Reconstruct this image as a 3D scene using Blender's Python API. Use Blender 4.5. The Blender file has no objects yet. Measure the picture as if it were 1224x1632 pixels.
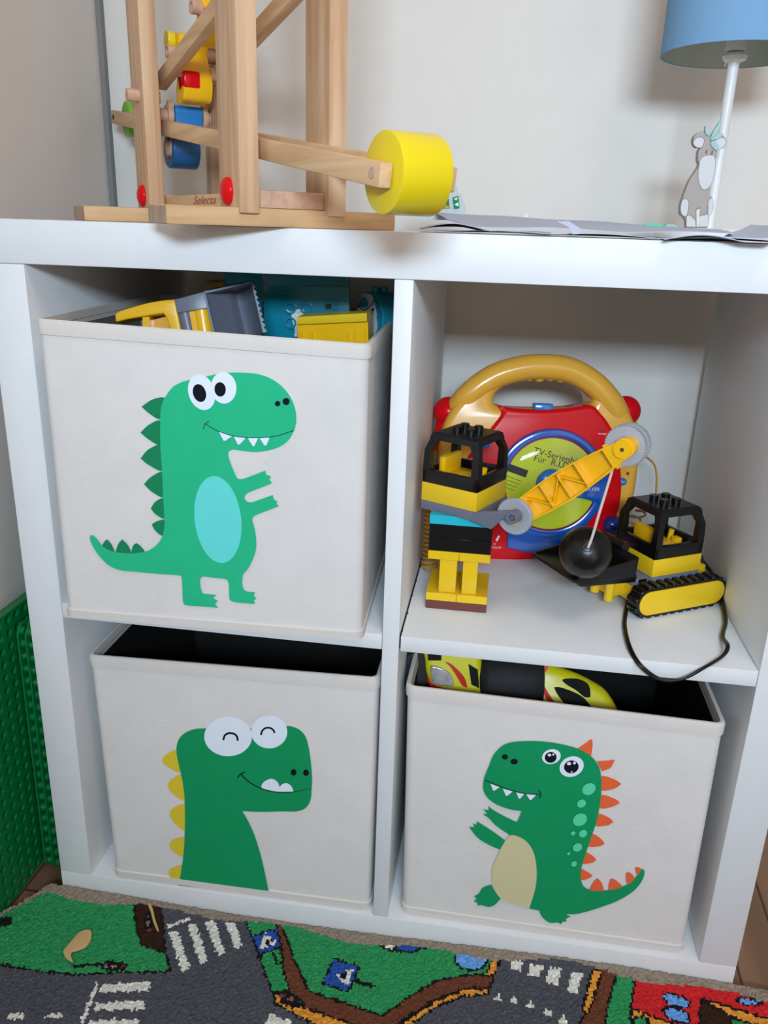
import bpy, bmesh, math, random
import numpy as np
from mathutils import Vector, Matrix, Euler, noise
from mathutils.geometry import tessellate_polygon
random.seed(4)
C = bpy.context.scene.collection
S = bpy.context.scene
PI = math.pi

# ------------------------------------------------------------------ camera
CAM = Vector((0.469944, -0.708733, 0.767895))
EUL = Euler((1.234938, -0.030630, 0.148255), 'XYZ')
F = 1299.4
cd = bpy.data.cameras.new('camera'); cam = bpy.data.objects.new('camera', cd); C.objects.link(cam)
cam.location = CAM; cam.rotation_euler = EUL
cd.sensor_fit = 'VERTICAL'; cd.sensor_height = 36; cd.lens = F/1632*36; cd.clip_start = .01
S.camera = cam
RM = EUL.to_matrix()

def lamp(name, loc, rot, sx, sy, power, col, spread=180):
    l = bpy.data.lights.new(name, 'AREA'); l.shape = 'RECTANGLE'; l.size = sx; l.size_y = sy
    l.energy = power; l.color = col; l.spread = math.radians(spread)
    o = bpy.data.objects.new(name, l); C.objects.link(o); o.location = loc; o.rotation_euler = rot
    return o
# daylight through the window in the wall behind the camera, a weak warm ceiling lamp
lamp('window_daylight', (0.66, -1.60, 1.175), (math.radians(84), 0, 0), .54, .19, 13.6, (0.64, 0.82, 1.0), 120)
lamp('warm_fill', (1.62, -1.66, 0.98), (math.radians(90), 0, math.radians(12)), .70, 1.80, 5.5, (1.0, 0.79, 0.64))  # warm fill added to lift the shade inside the cubes
lamp('ceiling_light', (0.9, -0.85, 2.34), (0, 0, 0), .6, .6, 8, (1.0, 0.82, 0.70))
w = bpy.data.worlds.new('world'); S.world = w; w.use_nodes = True
w.node_tree.nodes['Background'].inputs[0].default_value = (0.75, 0.85, 1, 1)
w.node_tree.nodes['Background'].inputs[1].default_value = .35
S.view_settings.view_transform = 'Standard'; S.view_settings.look = 'None'
S.view_settings.gamma = 1; S.view_settings.use_curve_mapping = False
S.view_settings.exposure = -0.06

# ------------------------------------------------------------------ photo rays
def ray(u, v):
    return RM @ Vector(((u-612)/F, -(v-816)/F, -1))
def at(u, v, x=None, y=None, z=None, d=None):
    r = ray(u, v)
    if d is not None: return CAM + r*d
    if x is not None: s = (x-CAM.x)/r.x
    elif y is not None: s = (y-CAM.y)/r.y
    else: s = (z-CAM.z)/r.z
    return CAM + r*s
class Plane:
    """a plane in the room: origin o, axes a (right), b (up); n = a x b points to the viewer side"""
    def __init__(self, o, a, b):
        self.o = Vector(o); self.a = Vector(a).normalized(); b = Vector(b)
        self.n = self.a.cross(b).normalized(); self.b = self.n.cross(self.a).normalized()
        self.m = Matrix(((self.a.x, self.b.x, self.n.x, self.o.x), (self.a.y, self.b.y, self.n.y, self.o.y), (self.a.z, self.b.z, self.n.z, self.o.z), (0, 0, 0, 1)))
    def uv(self, u, v):
        r = ray(u, v); s = (self.o-CAM).dot(self.n)/r.dot(self.n); p = CAM+r*s-self.o
        return (p.dot(self.a), p.dot(self.b))
    def tr(self, pts, zoom):
        x0, y0, k = zoom
        return [self.uv(x0+p[0]/k, y0+p[1]/k) + tuple(p[2:]) for p in pts]

# ------------------------------------------------------------------ materials
def lin(c):
    return tuple(((v/255)/12.92 if v/255 <= .04045 else (((v/255)+.055)/1.055)**2.4) for v in c)
def mat(name, rgb, rough=.5, spec=.5, coat=0, noise_amt=0, noise_scale=40, bump=0, bump_scale=200, metal=0, stretch=(1,1,1), sss=0):
    m = bpy.data.materials.new(name); m.use_nodes = True
    nt = m.node_tree; b = nt.nodes['Principled BSDF']; L = nt.links
    col = lin(rgb)
    b.inputs['Base Color'].default_value = (*col, 1); b.inputs['Roughness'].default_value = rough
    b.inputs['Specular IOR Level'].default_value = spec; b.inputs['Coat Weight'].default_value = coat
    b.inputs['Coat Roughness'].default_value = .08; b.inputs['Metallic'].default_value = metal
    tc = nt.nodes.new('ShaderNodeTexCoord'); mp = nt.nodes.new('ShaderNodeMapping')
    mp.inputs['Scale'].default_value = stretch
    L.new(tc.outputs['Object'], mp.inputs[0])
    n = nt.nodes.new('ShaderNodeTexNoise'); n.inputs['Scale'].default_value = noise_scale; n.inputs['Detail'].default_value = 4
    L.new(mp.outputs[0], n.inputs[0])
    r = nt.nodes.new('ShaderNodeValToRGB'); a = max(noise_amt, .012)
    r.color_ramp.elements[0].position = .3; r.color_ramp.elements[1].position = .7
    r.color_ramp.elements[0].color = (*[c*(1-a) for c in col], 1); r.color_ramp.elements[1].color = (*[min(1, c*(1+a)) for c in col], 1)
    L.new(n.outputs[0], r.inputs[0]); L.new(r.outputs[0], b.inputs['Base Color'])
    if bump:
        n2 = nt.nodes.new('ShaderNodeTexNoise'); n2.inputs['Scale'].default_value = bump_scale; n2.inputs['Detail'].default_value = 3
        L.new(mp.outputs[0], n2.inputs[0])
        bp = nt.nodes.new('ShaderNodeBump'); bp.inputs['Strength'].default_value = bump; bp.inputs['Distance'].default_value = .002
        L.new(n2.outputs[0], bp.inputs['Height']); L.new(bp.outputs[0], b.inputs['Normal'])
    return m
def wood(name, c1, c2, axis=2, rough=.5, scale=90):
    """pale wood with long grain along one axis of the object"""
    m = bpy.data.materials.new(name); m.use_nodes = True
    nt = m.node_tree; b = nt.nodes['Principled BSDF']; L = nt.links
    tc = nt.nodes.new('ShaderNodeTexCoord'); mp = nt.nodes.new('ShaderNodeMapping')
    sc = [1, 1, 1]; sc[axis] = .05; mp.inputs['Scale'].default_value = sc
    L.new(tc.outputs['Object'], mp.inputs[0])
    n = nt.nodes.new('ShaderNodeTexNoise'); n.inputs['Scale'].default_value = scale; n.inputs['Detail'].default_value = 6; n.inputs['Distortion'].default_value = .6
    L.new(mp.outputs[0], n.inputs[0])
    r = nt.nodes.new('ShaderNodeValToRGB')
    r.color_ramp.elements[0].position = .34; r.color_ramp.elements[1].position = .62
    r.color_ramp.elements[0].color = (*lin(c1), 1); r.color_ramp.elements[1].color = (*lin(c2), 1)
    L.new(n.outputs[0], r.inputs[0]); L.new(r.outputs[0], b.inputs['Base Color'])
    b.inputs['Roughness'].default_value = rough; b.inputs['Specular IOR Level'].default_value = .3
    return m
M = {}
def plastic(k, rgb, rough=.25, **a): M[k] = mat(k, rgb, rough, .5, **a)
M['wall'] = mat('wall_paint', (222, 216, 208), .9, .2, bump=.12, bump_scale=300)
M['wall_side'] = mat('side_wall_paint', (216, 208, 201), .7, .3)
M['gap_shade'] = mat('gap_shade_grey', (128, 126, 124), .8)
M['ceiling'] = mat('ceiling_paint', (235, 232, 226), .9)
M['lacquer'] = mat('white_lacquer', (230, 231, 231), .45, .3)
M['seam'] = mat('joint_shadow', (60, 60, 62), .9)
M['dark'] = mat('chipped_edge', (40, 32, 28), .9)
M['cloth'] = mat('cream_fabric', (226, 221, 216), .85, .2, noise_amt=.03, noise_scale=25, bump=.25, bump_scale=900)
M['cloth_hem'] = mat('cream_binding', (222, 215, 208), .85, .2, bump=.3, bump_scale=900)
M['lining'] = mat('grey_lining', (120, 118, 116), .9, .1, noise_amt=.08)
M['lining_shade'] = mat('bin_deep_shade', (34, 33, 32), .9, .1)  # deep shade inside the lower bins, put into the lining colour
M['p_green'] = mat('print_green', (40, 188, 134), .8, .2, noise_amt=.03)
M['p_deep'] = mat('print_deep_green', (22, 132, 86), .8, .2)
M['p_green2'] = mat('print_leaf_green', (14, 150, 92), .8, .2, noise_amt=.03)
M['p_aqua'] = mat('print_aqua', (104, 222, 214), .8, .2)
M['p_mint'] = mat('print_mint', (92, 218, 165), .8, .2)
M['p_white'] = mat('print_white', (232, 240, 250), .8, .2)
M['p_black'] = mat('print_black', (12, 16, 30), .8, .2)
M['p_yellow'] = mat('print_yellow', (226, 198, 52), .8, .2)
M['p_orange'] = mat('print_orange', (238, 104, 58), .8, .2)
M['p_tan'] = mat('print_tan', (214, 204, 158), .8, .2)
M['pine'] = wood('pine', (194, 150, 114), (222, 184, 146), 2)
M['pine_y'] = wood('pine_beam', (194, 152, 106), (220, 182, 136), 1)
M['pine_x'] = wood('pine_rail', (198, 156, 112), (222, 184, 140), 0)
M['beech'] = wood('beech', (196, 152, 124), (212, 172, 146), 0)
M['endgrain'] = wood('end_grain', (166, 136, 112), (190, 160, 134), 2, scale=200)
M['red'] = mat('red', (216, 8, 20), .22, .22)
plastic('toy_yellow', (234, 206, 24), .3)
plastic('brick_yellow', (236, 194, 30), .25)
plastic('boom_yellow', (246, 188, 14), .25)
plastic('black', (14, 14, 15), .3)
plastic('grey', (108, 112, 126), .35)
plastic('lgrey', (168, 170, 176), .35)
plastic('brown', (112, 58, 52), .3)
plastic('cyan', (40, 186, 206), .25)
plastic('teal', (14, 134, 158), .25)
plastic('blue', (8, 84, 176), .18, coat=.5)
plastic('lblue', (20, 116, 196), .2, coat=.5)
plastic('orange', (234, 172, 62), .22, coat=.3)
plastic('navy', (16, 50, 132), .2, coat=.5)
plastic('paint_blue', (20, 122, 192), .35)
plastic('paint_dblue', (12, 84, 138), .35)
plastic('paint_green', (118, 180, 42), .4)
plastic('car_yellow', (222, 212, 24), .28, coat=.25)
M['window_black'] = mat('window_black', (8, 8, 9), .6, .15)
plastic('car_red', (214, 34, 24), .2, coat=.5)
plastic('glassy', (176, 170, 166), .1, coat=.8, noise_amt=.25, noise_scale=90)
plastic('rubber', (20, 20, 21), .7)
plastic('cd', (196, 206, 40), .22, coat=.6, noise_amt=.06)
plastic('cord', (206, 150, 60), .4)
plastic('string', (224, 206, 196), .8)
plastic('white', (226, 226, 224), .4)
plastic('label', (226, 228, 230), .6)
plastic('ink', (22, 20, 26), .6)
plastic('plate_green', (10, 124, 62), .32)
M['paper'] = mat('sheet_paper', (186, 190, 206), .8, .2, noise_amt=.03)
M['shade'] = mat('blue_shade_fabric', (120, 160, 194), .85, .1, bump=.2, bump_scale=900)
M['shade_in'] = mat('shade_lining', (168, 180, 172), .8)
M['dk_brown'] = mat('donkey_taupe', (166, 156, 148), .7)
M['dk_pale'] = mat('donkey_pale', (204, 204, 204), .7)
M['dk_leaf'] = mat('donkey_teal', (158, 190, 188), .7)
M['dk_line'] = mat('donkey_outline', (92, 88, 88), .7)
M['script_red'] = mat('script_red', (176, 62, 48), .7)
M['biscuit'] = mat('tan_scrap', (206, 170, 116), .9, bump=.3)
M['floor'] = wood('laminate_floor', (96, 70, 52), (142, 108, 82), 1, .45, 14)

nt = M['floor'].node_tree; bs_ = nt.nodes['Principled BSDF']; src = bs_.inputs['Base Color'].links[0].from_socket
br = nt.nodes.new('ShaderNodeTexBrick'); mpb = nt.nodes.new('ShaderNodeMapping'); mpb.inputs['Rotation'].default_value = (0, 0, PI/2+.03)
tcb = nt.nodes.new('ShaderNodeTexCoord'); nt.links.new(tcb.outputs['Object'], mpb.inputs[0]); nt.links.new(mpb.outputs[0], br.inputs[0])
br.inputs['Scale'].default_value = 1; br.inputs['Brick Width'].default_value = 1.2; br.inputs['Row Height'].default_value = .052; br.inputs['Mortar Size'].default_value = .0016
br.inputs['Color1'].default_value = (1, 1, 1, 1); br.inputs['Color2'].default_value = (.72, .70, .68, 1); br.inputs['Mortar'].default_value = (.3, .27, .25, 1)
mm = nt.nodes.new('ShaderNodeMix'); mm.data_type = 'RGBA'; mm.blend_type = 'MULTIPLY'; mm.inputs[0].default_value = 1
nt.links.new(src, mm.inputs[6]); nt.links.new(br.outputs[0], mm.inputs[7]); nt.links.new(mm.outputs[2], bs_.inputs['Base Color'])

# ------------------------------------------------------------------ mesh builder
def crv(pts, n=6, closed=True):
    """smooth outline through points; a point with a third value is a sharp corner"""
    N = len(pts); P = [Vector((p[0], p[1])) for p in pts]; K = [len(p) > 2 for p in pts]
    out = []
    rng = range(N if closed else N-1)
    for i in rng:
        p1, p2 = P[i], P[(i+1) % N]
        p0 = P[i-1] if (closed or i > 0) and not K[i] else p1
        p3 = P[(i+2) % N] if (closed or i < N-2) and not K[(i+1) % N] else p2
        for j in range(n):
            t = j/n
            q = .5*((2*p1)+(p2-p0)*t+(2*p0-5*p1+4*p2-p3)*t*t+(3*p1-3*p2+p3-p0)*t**3)
            out.append((q.x, q.y))
    if not closed: out.append((P[-1].x, P[-1].y))
    return out
def ell(cx, cy, rx, ry, deg=0, n=40, a0=0, a1=360):
    c, s = math.cos(math.radians(deg)), math.sin(math.radians(deg)); o = []
    full = abs(a1-a0) >= 360
    for i in range(n if full else n+1):
        t = math.radians(a0+(a1-a0)*i/n); x, y = rx*math.cos(t), ry*math.sin(t)
        o.append((cx+x*c-y*s, cy+x*s+y*c))
    return o
def stroke(pts, wd, n=8, taper=0):
    p = [Vector(q) for q in crv(pts, n, False)]; L, R_ = [], []
    for i, q in enumerate(p):
        d = (p[min(i+1, len(p)-1)]-p[max(i-1, 0)]).normalized(); nn = Vector((-d.y, d.x))
        k = wd/2*(1-taper*i/len(p))
        L.append((q+nn*k)[:]); R_.append((q-nn*k)[:])
    return L+R_[::-1]
class B:
    def __init__(s): s.v = []; s.f = []; s.mi = []; s.mats = []
    def _m(s, m):
        if m not in s.mats: s.mats.append(m)
        return s.mats.index(m)
    def raw(s, V, Fc, m, mx=None):
        o = len(s.v); k = s._m(m)
        s.v += [(mx @ Vector(v))[:] if mx else tuple(v) for v in V]
        s.f += [tuple(i+o for i in f) for f in Fc]; s.mi += [k]*len(Fc)
        return s
    def bm(s, bm, m, mx=None):
        bm.verts.ensure_lookup_table()
        s.raw([v.co[:] for v in bm.verts], [[v.index for v in f.verts] for f in bm.faces], m, mx); bm.free(); return s
    def box(s, lo, hi, m, bev=0, mx=None, seg=2):
        b = bmesh.new(); bmesh.ops.create_cube(b, size=1)
        lo = Vector(lo); hi = Vector(hi); c = (lo+hi)/2; d = hi-lo
        for v in b.verts: v.co = Vector((v.co.x*d.x, v.co.y*d.y, v.co.z*d.z))+c
        if bev: bmesh.ops.bevel(b, geom=b.edges[:], offset=min(bev, min(abs(d.x), abs(d.y), abs(d.z))*.45), segments=seg, affect='EDGES', profile=.5)
        b.verts.index_update()
        return s.bm(b, m, mx)
    def cyl(s, p, q, r, m, r2=None, n=24, mx=None, cap=True):
        p = Vector(p); q = Vector(q); r2 = r if r2 is None else r2
        return s.lathe([(0, 0), (r, 0), (r2, 1), (0, 1)] if cap else [(r, 0), (r2, 1)], p, q, m, n, mx)
    def lathe(s, prof, p, q, m, n=32, mx=None):
        """prof: (radius, t) with t along p->q"""
        p = Vector(p); q = Vector(q); ax = (q-p); z = ax.normalized()
        x = z.orthogonal().normalized(); y = z.cross(x); V = []; Fc = []; idx = []
        for r, t in prof:
            if r < 1e-7: idx.append([len(V)]); V.append(p+ax*t)
            else:
                idx.append(list(range(len(V), len(V)+n)))
                for i in range(n): a = 2*PI*i/n; V.append(p+ax*t+x*(r*math.cos(a))+y*(r*math.sin(a)))
        for a, b in zip(idx, idx[1:]):
            for i in range(n):
                j = (i+1) % n
                if len(a) == 1 and len(b) == 1: break
                if len(a) == 1: Fc.append((a[0], b[j], b[i]))
                elif len(b) == 1: Fc.append((a[i], a[j], b[0]))
                else: Fc.append((a[i], a[j], b[j], b[i]))
        return s.raw(V, Fc, m, mx)
    def sphere(s, c, r, m, n=28, mx=None, sc=(1, 1, 1)):
        b = bmesh.new(); bmesh.ops.create_uvsphere(b, u_segments=n, v_segments=n//2, radius=r)
        for v in b.verts: v.co = Vector((v.co.x*sc[0], v.co.y*sc[1], v.co.z*sc[2]))+Vector(c)
        return s.bm(b, m, mx)
    def tube(s, pts, r, m, n=10, sm=6, mx=None, flat=1):
        P = [Vector(p) for p in pts]
        if sm:
            Q = []
            for i in range(len(P)-1):
                p0 = P[max(i-1, 0)]; p1 = P[i]; p2 = P[i+1]; p3 = P[min(i+2, len(P)-1)]
                for j in range(sm):
                    t = j/sm; Q.append(.5*((2*p1)+(p2-p0)*t+(2*p0-5*p1+4*p2-p3)*t*t+(3*p1-3*p2+p3-p0)*t**3))
            Q.append(P[-1]); P = Q
        V = []; Fc = []; up = Vector((.1, .2, 1)).normalized()
        for i, p in enumerate(P):
            d = (P[min(i+1, len(P)-1)]-P[max(i-1, 0)]).normalized()
            x = d.cross(up)
            if x.length < .05: x = d.orthogonal()
            x.normalize(); y = d.cross(x).normalized(); up = x.cross(d)
            for k in range(n): a = 2*PI*k/n; V.append(p+x*(r*math.cos(a))+y*(r*flat*math.sin(a)))
        for i in range(len(P)-1):
            for k in range(n):
                j = (k+1) % n; Fc.append((i*n+k, i*n+j, (i+1)*n+j, (i+1)*n+k))
        Fc.append(tuple(range(n))[::-1]); Fc.append(tuple(range((len(P)-1)*n, len(P)*n)))
        return s.raw(V, Fc, m, mx)
    def flat(s, loop, z, m, mx=None):
        """one flat printed shape"""
        V = [Vector((p[0], p[1], z)) for p in loop]; T = tessellate_polygon([V])
        T = [t if (V[t[1]]-V[t[0]]).cross(V[t[2]]-V[t[0]]).z > 0 else t[::-1] for t in T]
        return s.raw(V, T, m, mx)
    def slab(s, loops, z0, z1, m, mx=None, bev=0, ms=None):
        """outline(s) extruded from z0 up to z1, rounded at the z1 rim; loops[1:] are holes"""
        if not isinstance(loops[0][0], (tuple, list, Vector)): loops = [loops]
        loops = [[Vector((p[0], p[1])) for p in l] for l in loops]
        def area(l): return sum(l[i-1].x*l[i].y-l[i].x*l[i-1].y for i in range(len(l)))/2
        loops = [l if (area(l) > 0) == (k == 0) else l[::-1] for k, l in enumerate(loops)]
        steps = [(0, z0)]
        if bev:
            for j in range(5):
                a = PI/2*j/4; steps.append((bev*(1-math.cos(a)), z1-bev+bev*math.sin(a)))
        else: steps.append((0, z1))
        V = []; Fc = []; tops = []; bots = []
        for l in loops:
            N = len(l); nn = []
            for i in range(N):
                d = (l[(i+1) % N]-l[i-1]); d = d.normalized() if d.length else Vector((1, 0)); nn.append(Vector((-d.y, d.x)))
            base = len(V)
            for off, z in steps:
                for i in range(N): q = l[i]+nn[i]*off; V.append(Vector((q.x, q.y, z)))
            for k in range(len(steps)-1):
                for i in range(N):
                    j = (i+1) % N; Fc.append((base+k*N+i, base+k*N+j, base+(k+1)*N+j, base+(k+1)*N+i))
            tops += list(range(base+(len(steps)-1)*N, base+len(steps)*N)); bots += list(range(base, base+N))
        s.raw(V, Fc, ms or m, mx)
        o = len(s.v)-len(V)
        for ids, up in ((tops, 1), (bots, -1)):
            groups = []; k = 0
            for l in loops: groups.append([V[i] for i in ids[k:k+len(l)]]); k += len(l)
            T = tessellate_polygon(groups)
            for t in T:
                a, b, c = [V[ids[i]] for i in t]
                nz = (b-a).cross(c-a).z
                t = t if nz*up > 0 else t[::-1]
                s.f.append(tuple(o+ids[i] for i in t)); s.mi.append(s._m(m))
        return s
    def text(s, body, size, m, mx, z=.0002, align='CENTER', shear=0, ext=0):
        cu = bpy.data.curves.new('t', 'FONT'); cu.body = body; cu.size = size; cu.align_x = align; cu.align_y = 'CENTER'; cu.shear = shear
        o = bpy.data.objects.new('t', cu); C.objects.link(o)
        bpy.context.view_layer.update()
        me = bpy.data.meshes.new_from_object(o.evaluated_get(bpy.context.evaluated_depsgraph_get()))
        s.raw([Vector((v.co.x, v.co.y, z)) for v in me.vertices], [tuple(p.vertices) for p in me.polygons], m, mx)
        bpy.data.objects.remove(o); bpy.data.curves.remove(cu); bpy.data.meshes.remove(me)
        return s
WM = {}
def link(name, b, parent=None, local=False, angle=40, smooth=True, **props):
    me = bpy.data.meshes.new(name)
    mx = None
    V = b.v
    if parent is not None and not local:
        inv = WM.get(parent.name, Matrix()).inverted(); V = [(inv @ Vector(v))[:] for v in V]
    me.from_pydata(V, [], b.f)
    for m in b.mats: me.materials.append(M[m] if isinstance(m, str) else m)
    me.polygons.foreach_set('material_index', b.mi)
    if smooth:
        me.polygons.foreach_set('use_smooth', [True]*len(me.polygons)); me.update()
        me.set_sharp_from_angle(angle=math.radians(angle))
    me.update()
    o = bpy.data.objects.new(name, me); C.objects.link(o)
    if parent is not None: o.parent = parent; WM[o.name] = WM.get(parent.name, Matrix())
    else: WM[o.name] = Matrix()
    for k, v in props.items(): o[k] = v
    return o
def thing(name, label, cat, mx=Matrix(), group=None):
    """an Empty at the base of a thing"""
    if not isinstance(mx, Matrix): mx = Matrix.Translation(Vector(mx))
    o = bpy.data.objects.new(name, None); C.objects.link(o); o.empty_display_size = .02
    o.matrix_world = mx; WM[o.name] = mx.copy()
    o['label'] = label; o['category'] = cat
    if group: o['group'] = group
    return o
def tag(o, label, cat, group=None):
    o['label'] = label; o['category'] = cat
    if group: o['group'] = group
    return o
def struct(name, b, **k): return link(name, b, kind='structure', **k)
def rotz(p, deg): return Matrix.Translation(Vector(p)) @ Matrix.Rotation(math.radians(deg), 4, 'Z')

# ================================================================== room
WX = -.072; WY = .412; RX = 2.6; FY = -1.72; CZ = 2.4
struct('floor', B().box((WX-.1, FY-.1, -.05), (RX+.1, WY+.1, 0), 'floor'))
struct('wall_back', B().box((WX-.1, WY, 0), (RX+.1, WY+.1, CZ), 'wall'))
struct('wall_left', B().box((WX-.1, FY, 0), (WX, WY, CZ), 'wall_side'))
struct('wall_right', B().box((RX, FY, 0), (RX+.1, WY, CZ), 'wall'))
wf = B()
wx0, wx1, wz0, wz1 = .30, 1.02, .99, 1.36
DX0, DX1 = 1.24, 2.0
wf.box((WX-.1, FY-.1, 0), (DX0, FY, wz0), 'wall').box((WX-.1, FY-.1, 2.0), (RX+.1, FY, CZ), 'wall')
wf.box((WX-.1, FY-.1, wz0), (wx0, FY, wz1), 'wall').box((wx1, FY-.1, wz0), (DX0, FY, wz1), 'wall').box((DX1, FY-.1, 0), (RX+.1, FY, 2.0), 'wall')
wf.box((wx1, FY-.1, wz1), (DX0, FY, 2.0), 'wall').box((WX-.1, FY-.1, wz1), (wx1, FY, 2.0), 'wall')
struct('wall_front', wf)
struct('ceiling', B().box((WX-.1, FY-.1, CZ), (RX+.1, WY+.1, CZ+.05), 'ceiling'))
wn = B()
for a, b_ in (((wx0, wz0), (wx1, wz0+.04)), ((wx0, wz1-.04), (wx1, wz1)), ((wx0, wz0), (wx0+.04, wz1)), ((wx1-.04, wz0), (wx1, wz1))):
    wn.box((a[0], FY-.08, a[1]), (b_[0], FY-.03, b_[1]), 'white', .004)
struct('window_1', wn)
df = B()
for lo, hi in (((DX0, FY-.09, 0), (DX0+.03, FY+.01, 2.0)), ((DX1-.03, FY-.09, 0), (DX1, FY+.01, 2.0)), ((DX0, FY-.09, 1.97), (DX1, FY+.01, 2.0))): df.box(lo, hi, 'white', .003)
struct('fill_doorway_1', df)  # unseen doorway added to house the warm fill
struct('gap_shade_1', B().box((WX, WY-.010, .02), (WX+.007, WY, CZ), 'gap_shade'))  # grey strip painting the shade of the dark gap in the wall corner
struct('baseboard_back', B().box((.78, WY-.014, 0), (RX, WY, .06), 'lacquer', .003))

# ================================================================== shelf unit
W = .765; A = .038; T = .0165; ZS = .3907; ZB = ZS-T; DL = (W-T)/2; DR = (W+T)/2; D = .39; H = .765
sh = thing('shelf_unit', 'white two by two cube shelf unit holding toy bins', 'shelf', (W/2, .195, 0))
bv = .0009
link('top_panel', B().box((0, 0, H-A), (W, D, H), 'lacquer', bv), sh)
link('bottom_panel', B().box((0, 0, 0), (W, D, A), 'lacquer', bv), sh)
link('side_panel', B().box((0, 0, A+.0003), (A, D, H-A-.0003), 'lacquer', bv), sh)
link('side_panel', B().box((W-A, 0, A+.0003), (W, D, H-A-.0003), 'lacquer', bv), sh)
link('upright_divider', B().box((DL, 0, A+.0003), (DR, D, H-A-.0003), 'lacquer', bv), sh)
link('shelf_board', B().box((A+.0004, .0005, ZB), (DL-.0004, D, ZS), 'lacquer', bv), sh)
link('shelf_board', B().box((DR+.0016, .0005, ZB), (W-A-.0004, D, ZS), 'lacquer', bv), sh)
jb = B()
jb.box((DR, .004, ZB+.002), (DR+.0017, D, ZS-.0005), 'dark')
for k in range(26):
    y = .012+k*.0135+random.uniform(-.003, .003)
    jb.box((DR+.0012, y, ZS-.001), (DR+.0016+random.uniform(.0004, .0016)*(k % 3 == 0), y+random.uniform(.002, .007), ZS+.0003), 'dark')
link('chipped_edge', jb, sh, label='dark chipped edge along the divider')

# ================================================================== fabric bins with printed dinosaurs
def printed(b, P, zoom, items):
    """items: (material, loops in zoom pixels); each shape lies a hair above the one before"""
    for k, (m, loop) in enumerate(items):
        q = P.tr(loop, zoom)
        q = crv(q) if len(q) < 120 and m[-1] != '!' else [p[:2] for p in q]
        b.flat(q, .0012+.00006*k, m.rstrip('!'), P.m)
def bin_(label, bl, br, tl, tr, depth, zoom, items, lin_m='lining'):
    bl, br, tl, tr = map(Vector, (bl, br, tl, tr))
    ax = (br-bl).normalized(); back = Vector((-ax.y, ax.x, 0)).normalized()
    root = thing('storage_bin', label, 'storage box', (bl+br)/2+back*depth/2, 'cream fabric storage bins with printed dinosaurs')
    def ring(l, r, z_l, z_r, off, rad, n=6, dep=depth, bow=0):
        """rounded rectangle; off shrinks it"""
        wv = (r-l).length; pts = []
        for cx, cy, a0 in ((rad, rad, 180), (wv-rad, rad, 270), (wv-rad, dep-rad, 0), (rad, dep-rad, 90)):
            for i in range(n+1):
                a = math.radians(a0+90*i/n)
                pts.append((cx+(rad-off)*math.cos(a), cy+(rad-off)*math.sin(a)))
        d = (r-l).normalized(); bk = Vector((-d.y, d.x, 0)).normalized()
        return [Vector((l.x, l.y, 0))+d*px*1+bk*py+Vector((0, 0, z_l+(z_r-z_l)*px/wv)) for px, py in [(p[0], p[1]) for p in pts]]
    def loft(b, rings, m, close_first=False, close_last=False, flip=False):
        n = len(rings[0]); V = [p for r in rings for p in r]; Fc = []
        for k in range(len(rings)-1):
            for i in range(n):
                j = (i+1) % n; f = (k*n+i, k*n+j, (k+1)*n+j, (k+1)*n+i); Fc.append(f[::-1] if flip else f)
        if close_first: Fc.append(tuple(range(n))[::-1] if not flip else tuple(range(n)))
        if close_last: Fc.append(tuple(range((len(rings)-1)*n, len(rings)*n)))
        b.raw(V, Fc, m)
    def R(t, off, rad=.009):
        l = bl.lerp(tl, t); r = br.lerp(tr, t)
        return ring(l, r, l.z, r.z, off, rad)
    b = B()
    loft(b, [R(0, .004), R(.004, 0), R(.5, 0), R(.96, 0)], 'cloth', close_first=True)
    P = Plane(bl, ax, tl-bl)
    printed(b, P, zoom, items)
    link('body', b, root)
    li = B(); loft(li, [R(.02, .004), R(.5, .004), R(.975, .004)], lin_m, close_first=True, flip=True)
    # two sewn board seams inside
    link('lining', li, root, label='grey inside lining')
    rb = B(); loft(rb, [R(.952, .0), R(.954, -.0016), R(.985, -.002), R(.995, -.0014), R(1.0, .0006), R(.999, .003), R(.96, .0045)], 'cloth_hem')
    link('rim_binding', rb, root)
    hb = B(); loft(hb, [R(.0, .002), R(.006, -.0016), R(.033, -.0016), R(.037, 0)], 'cloth_hem')
    link('bottom_hem', hb, root)
    return P

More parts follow.
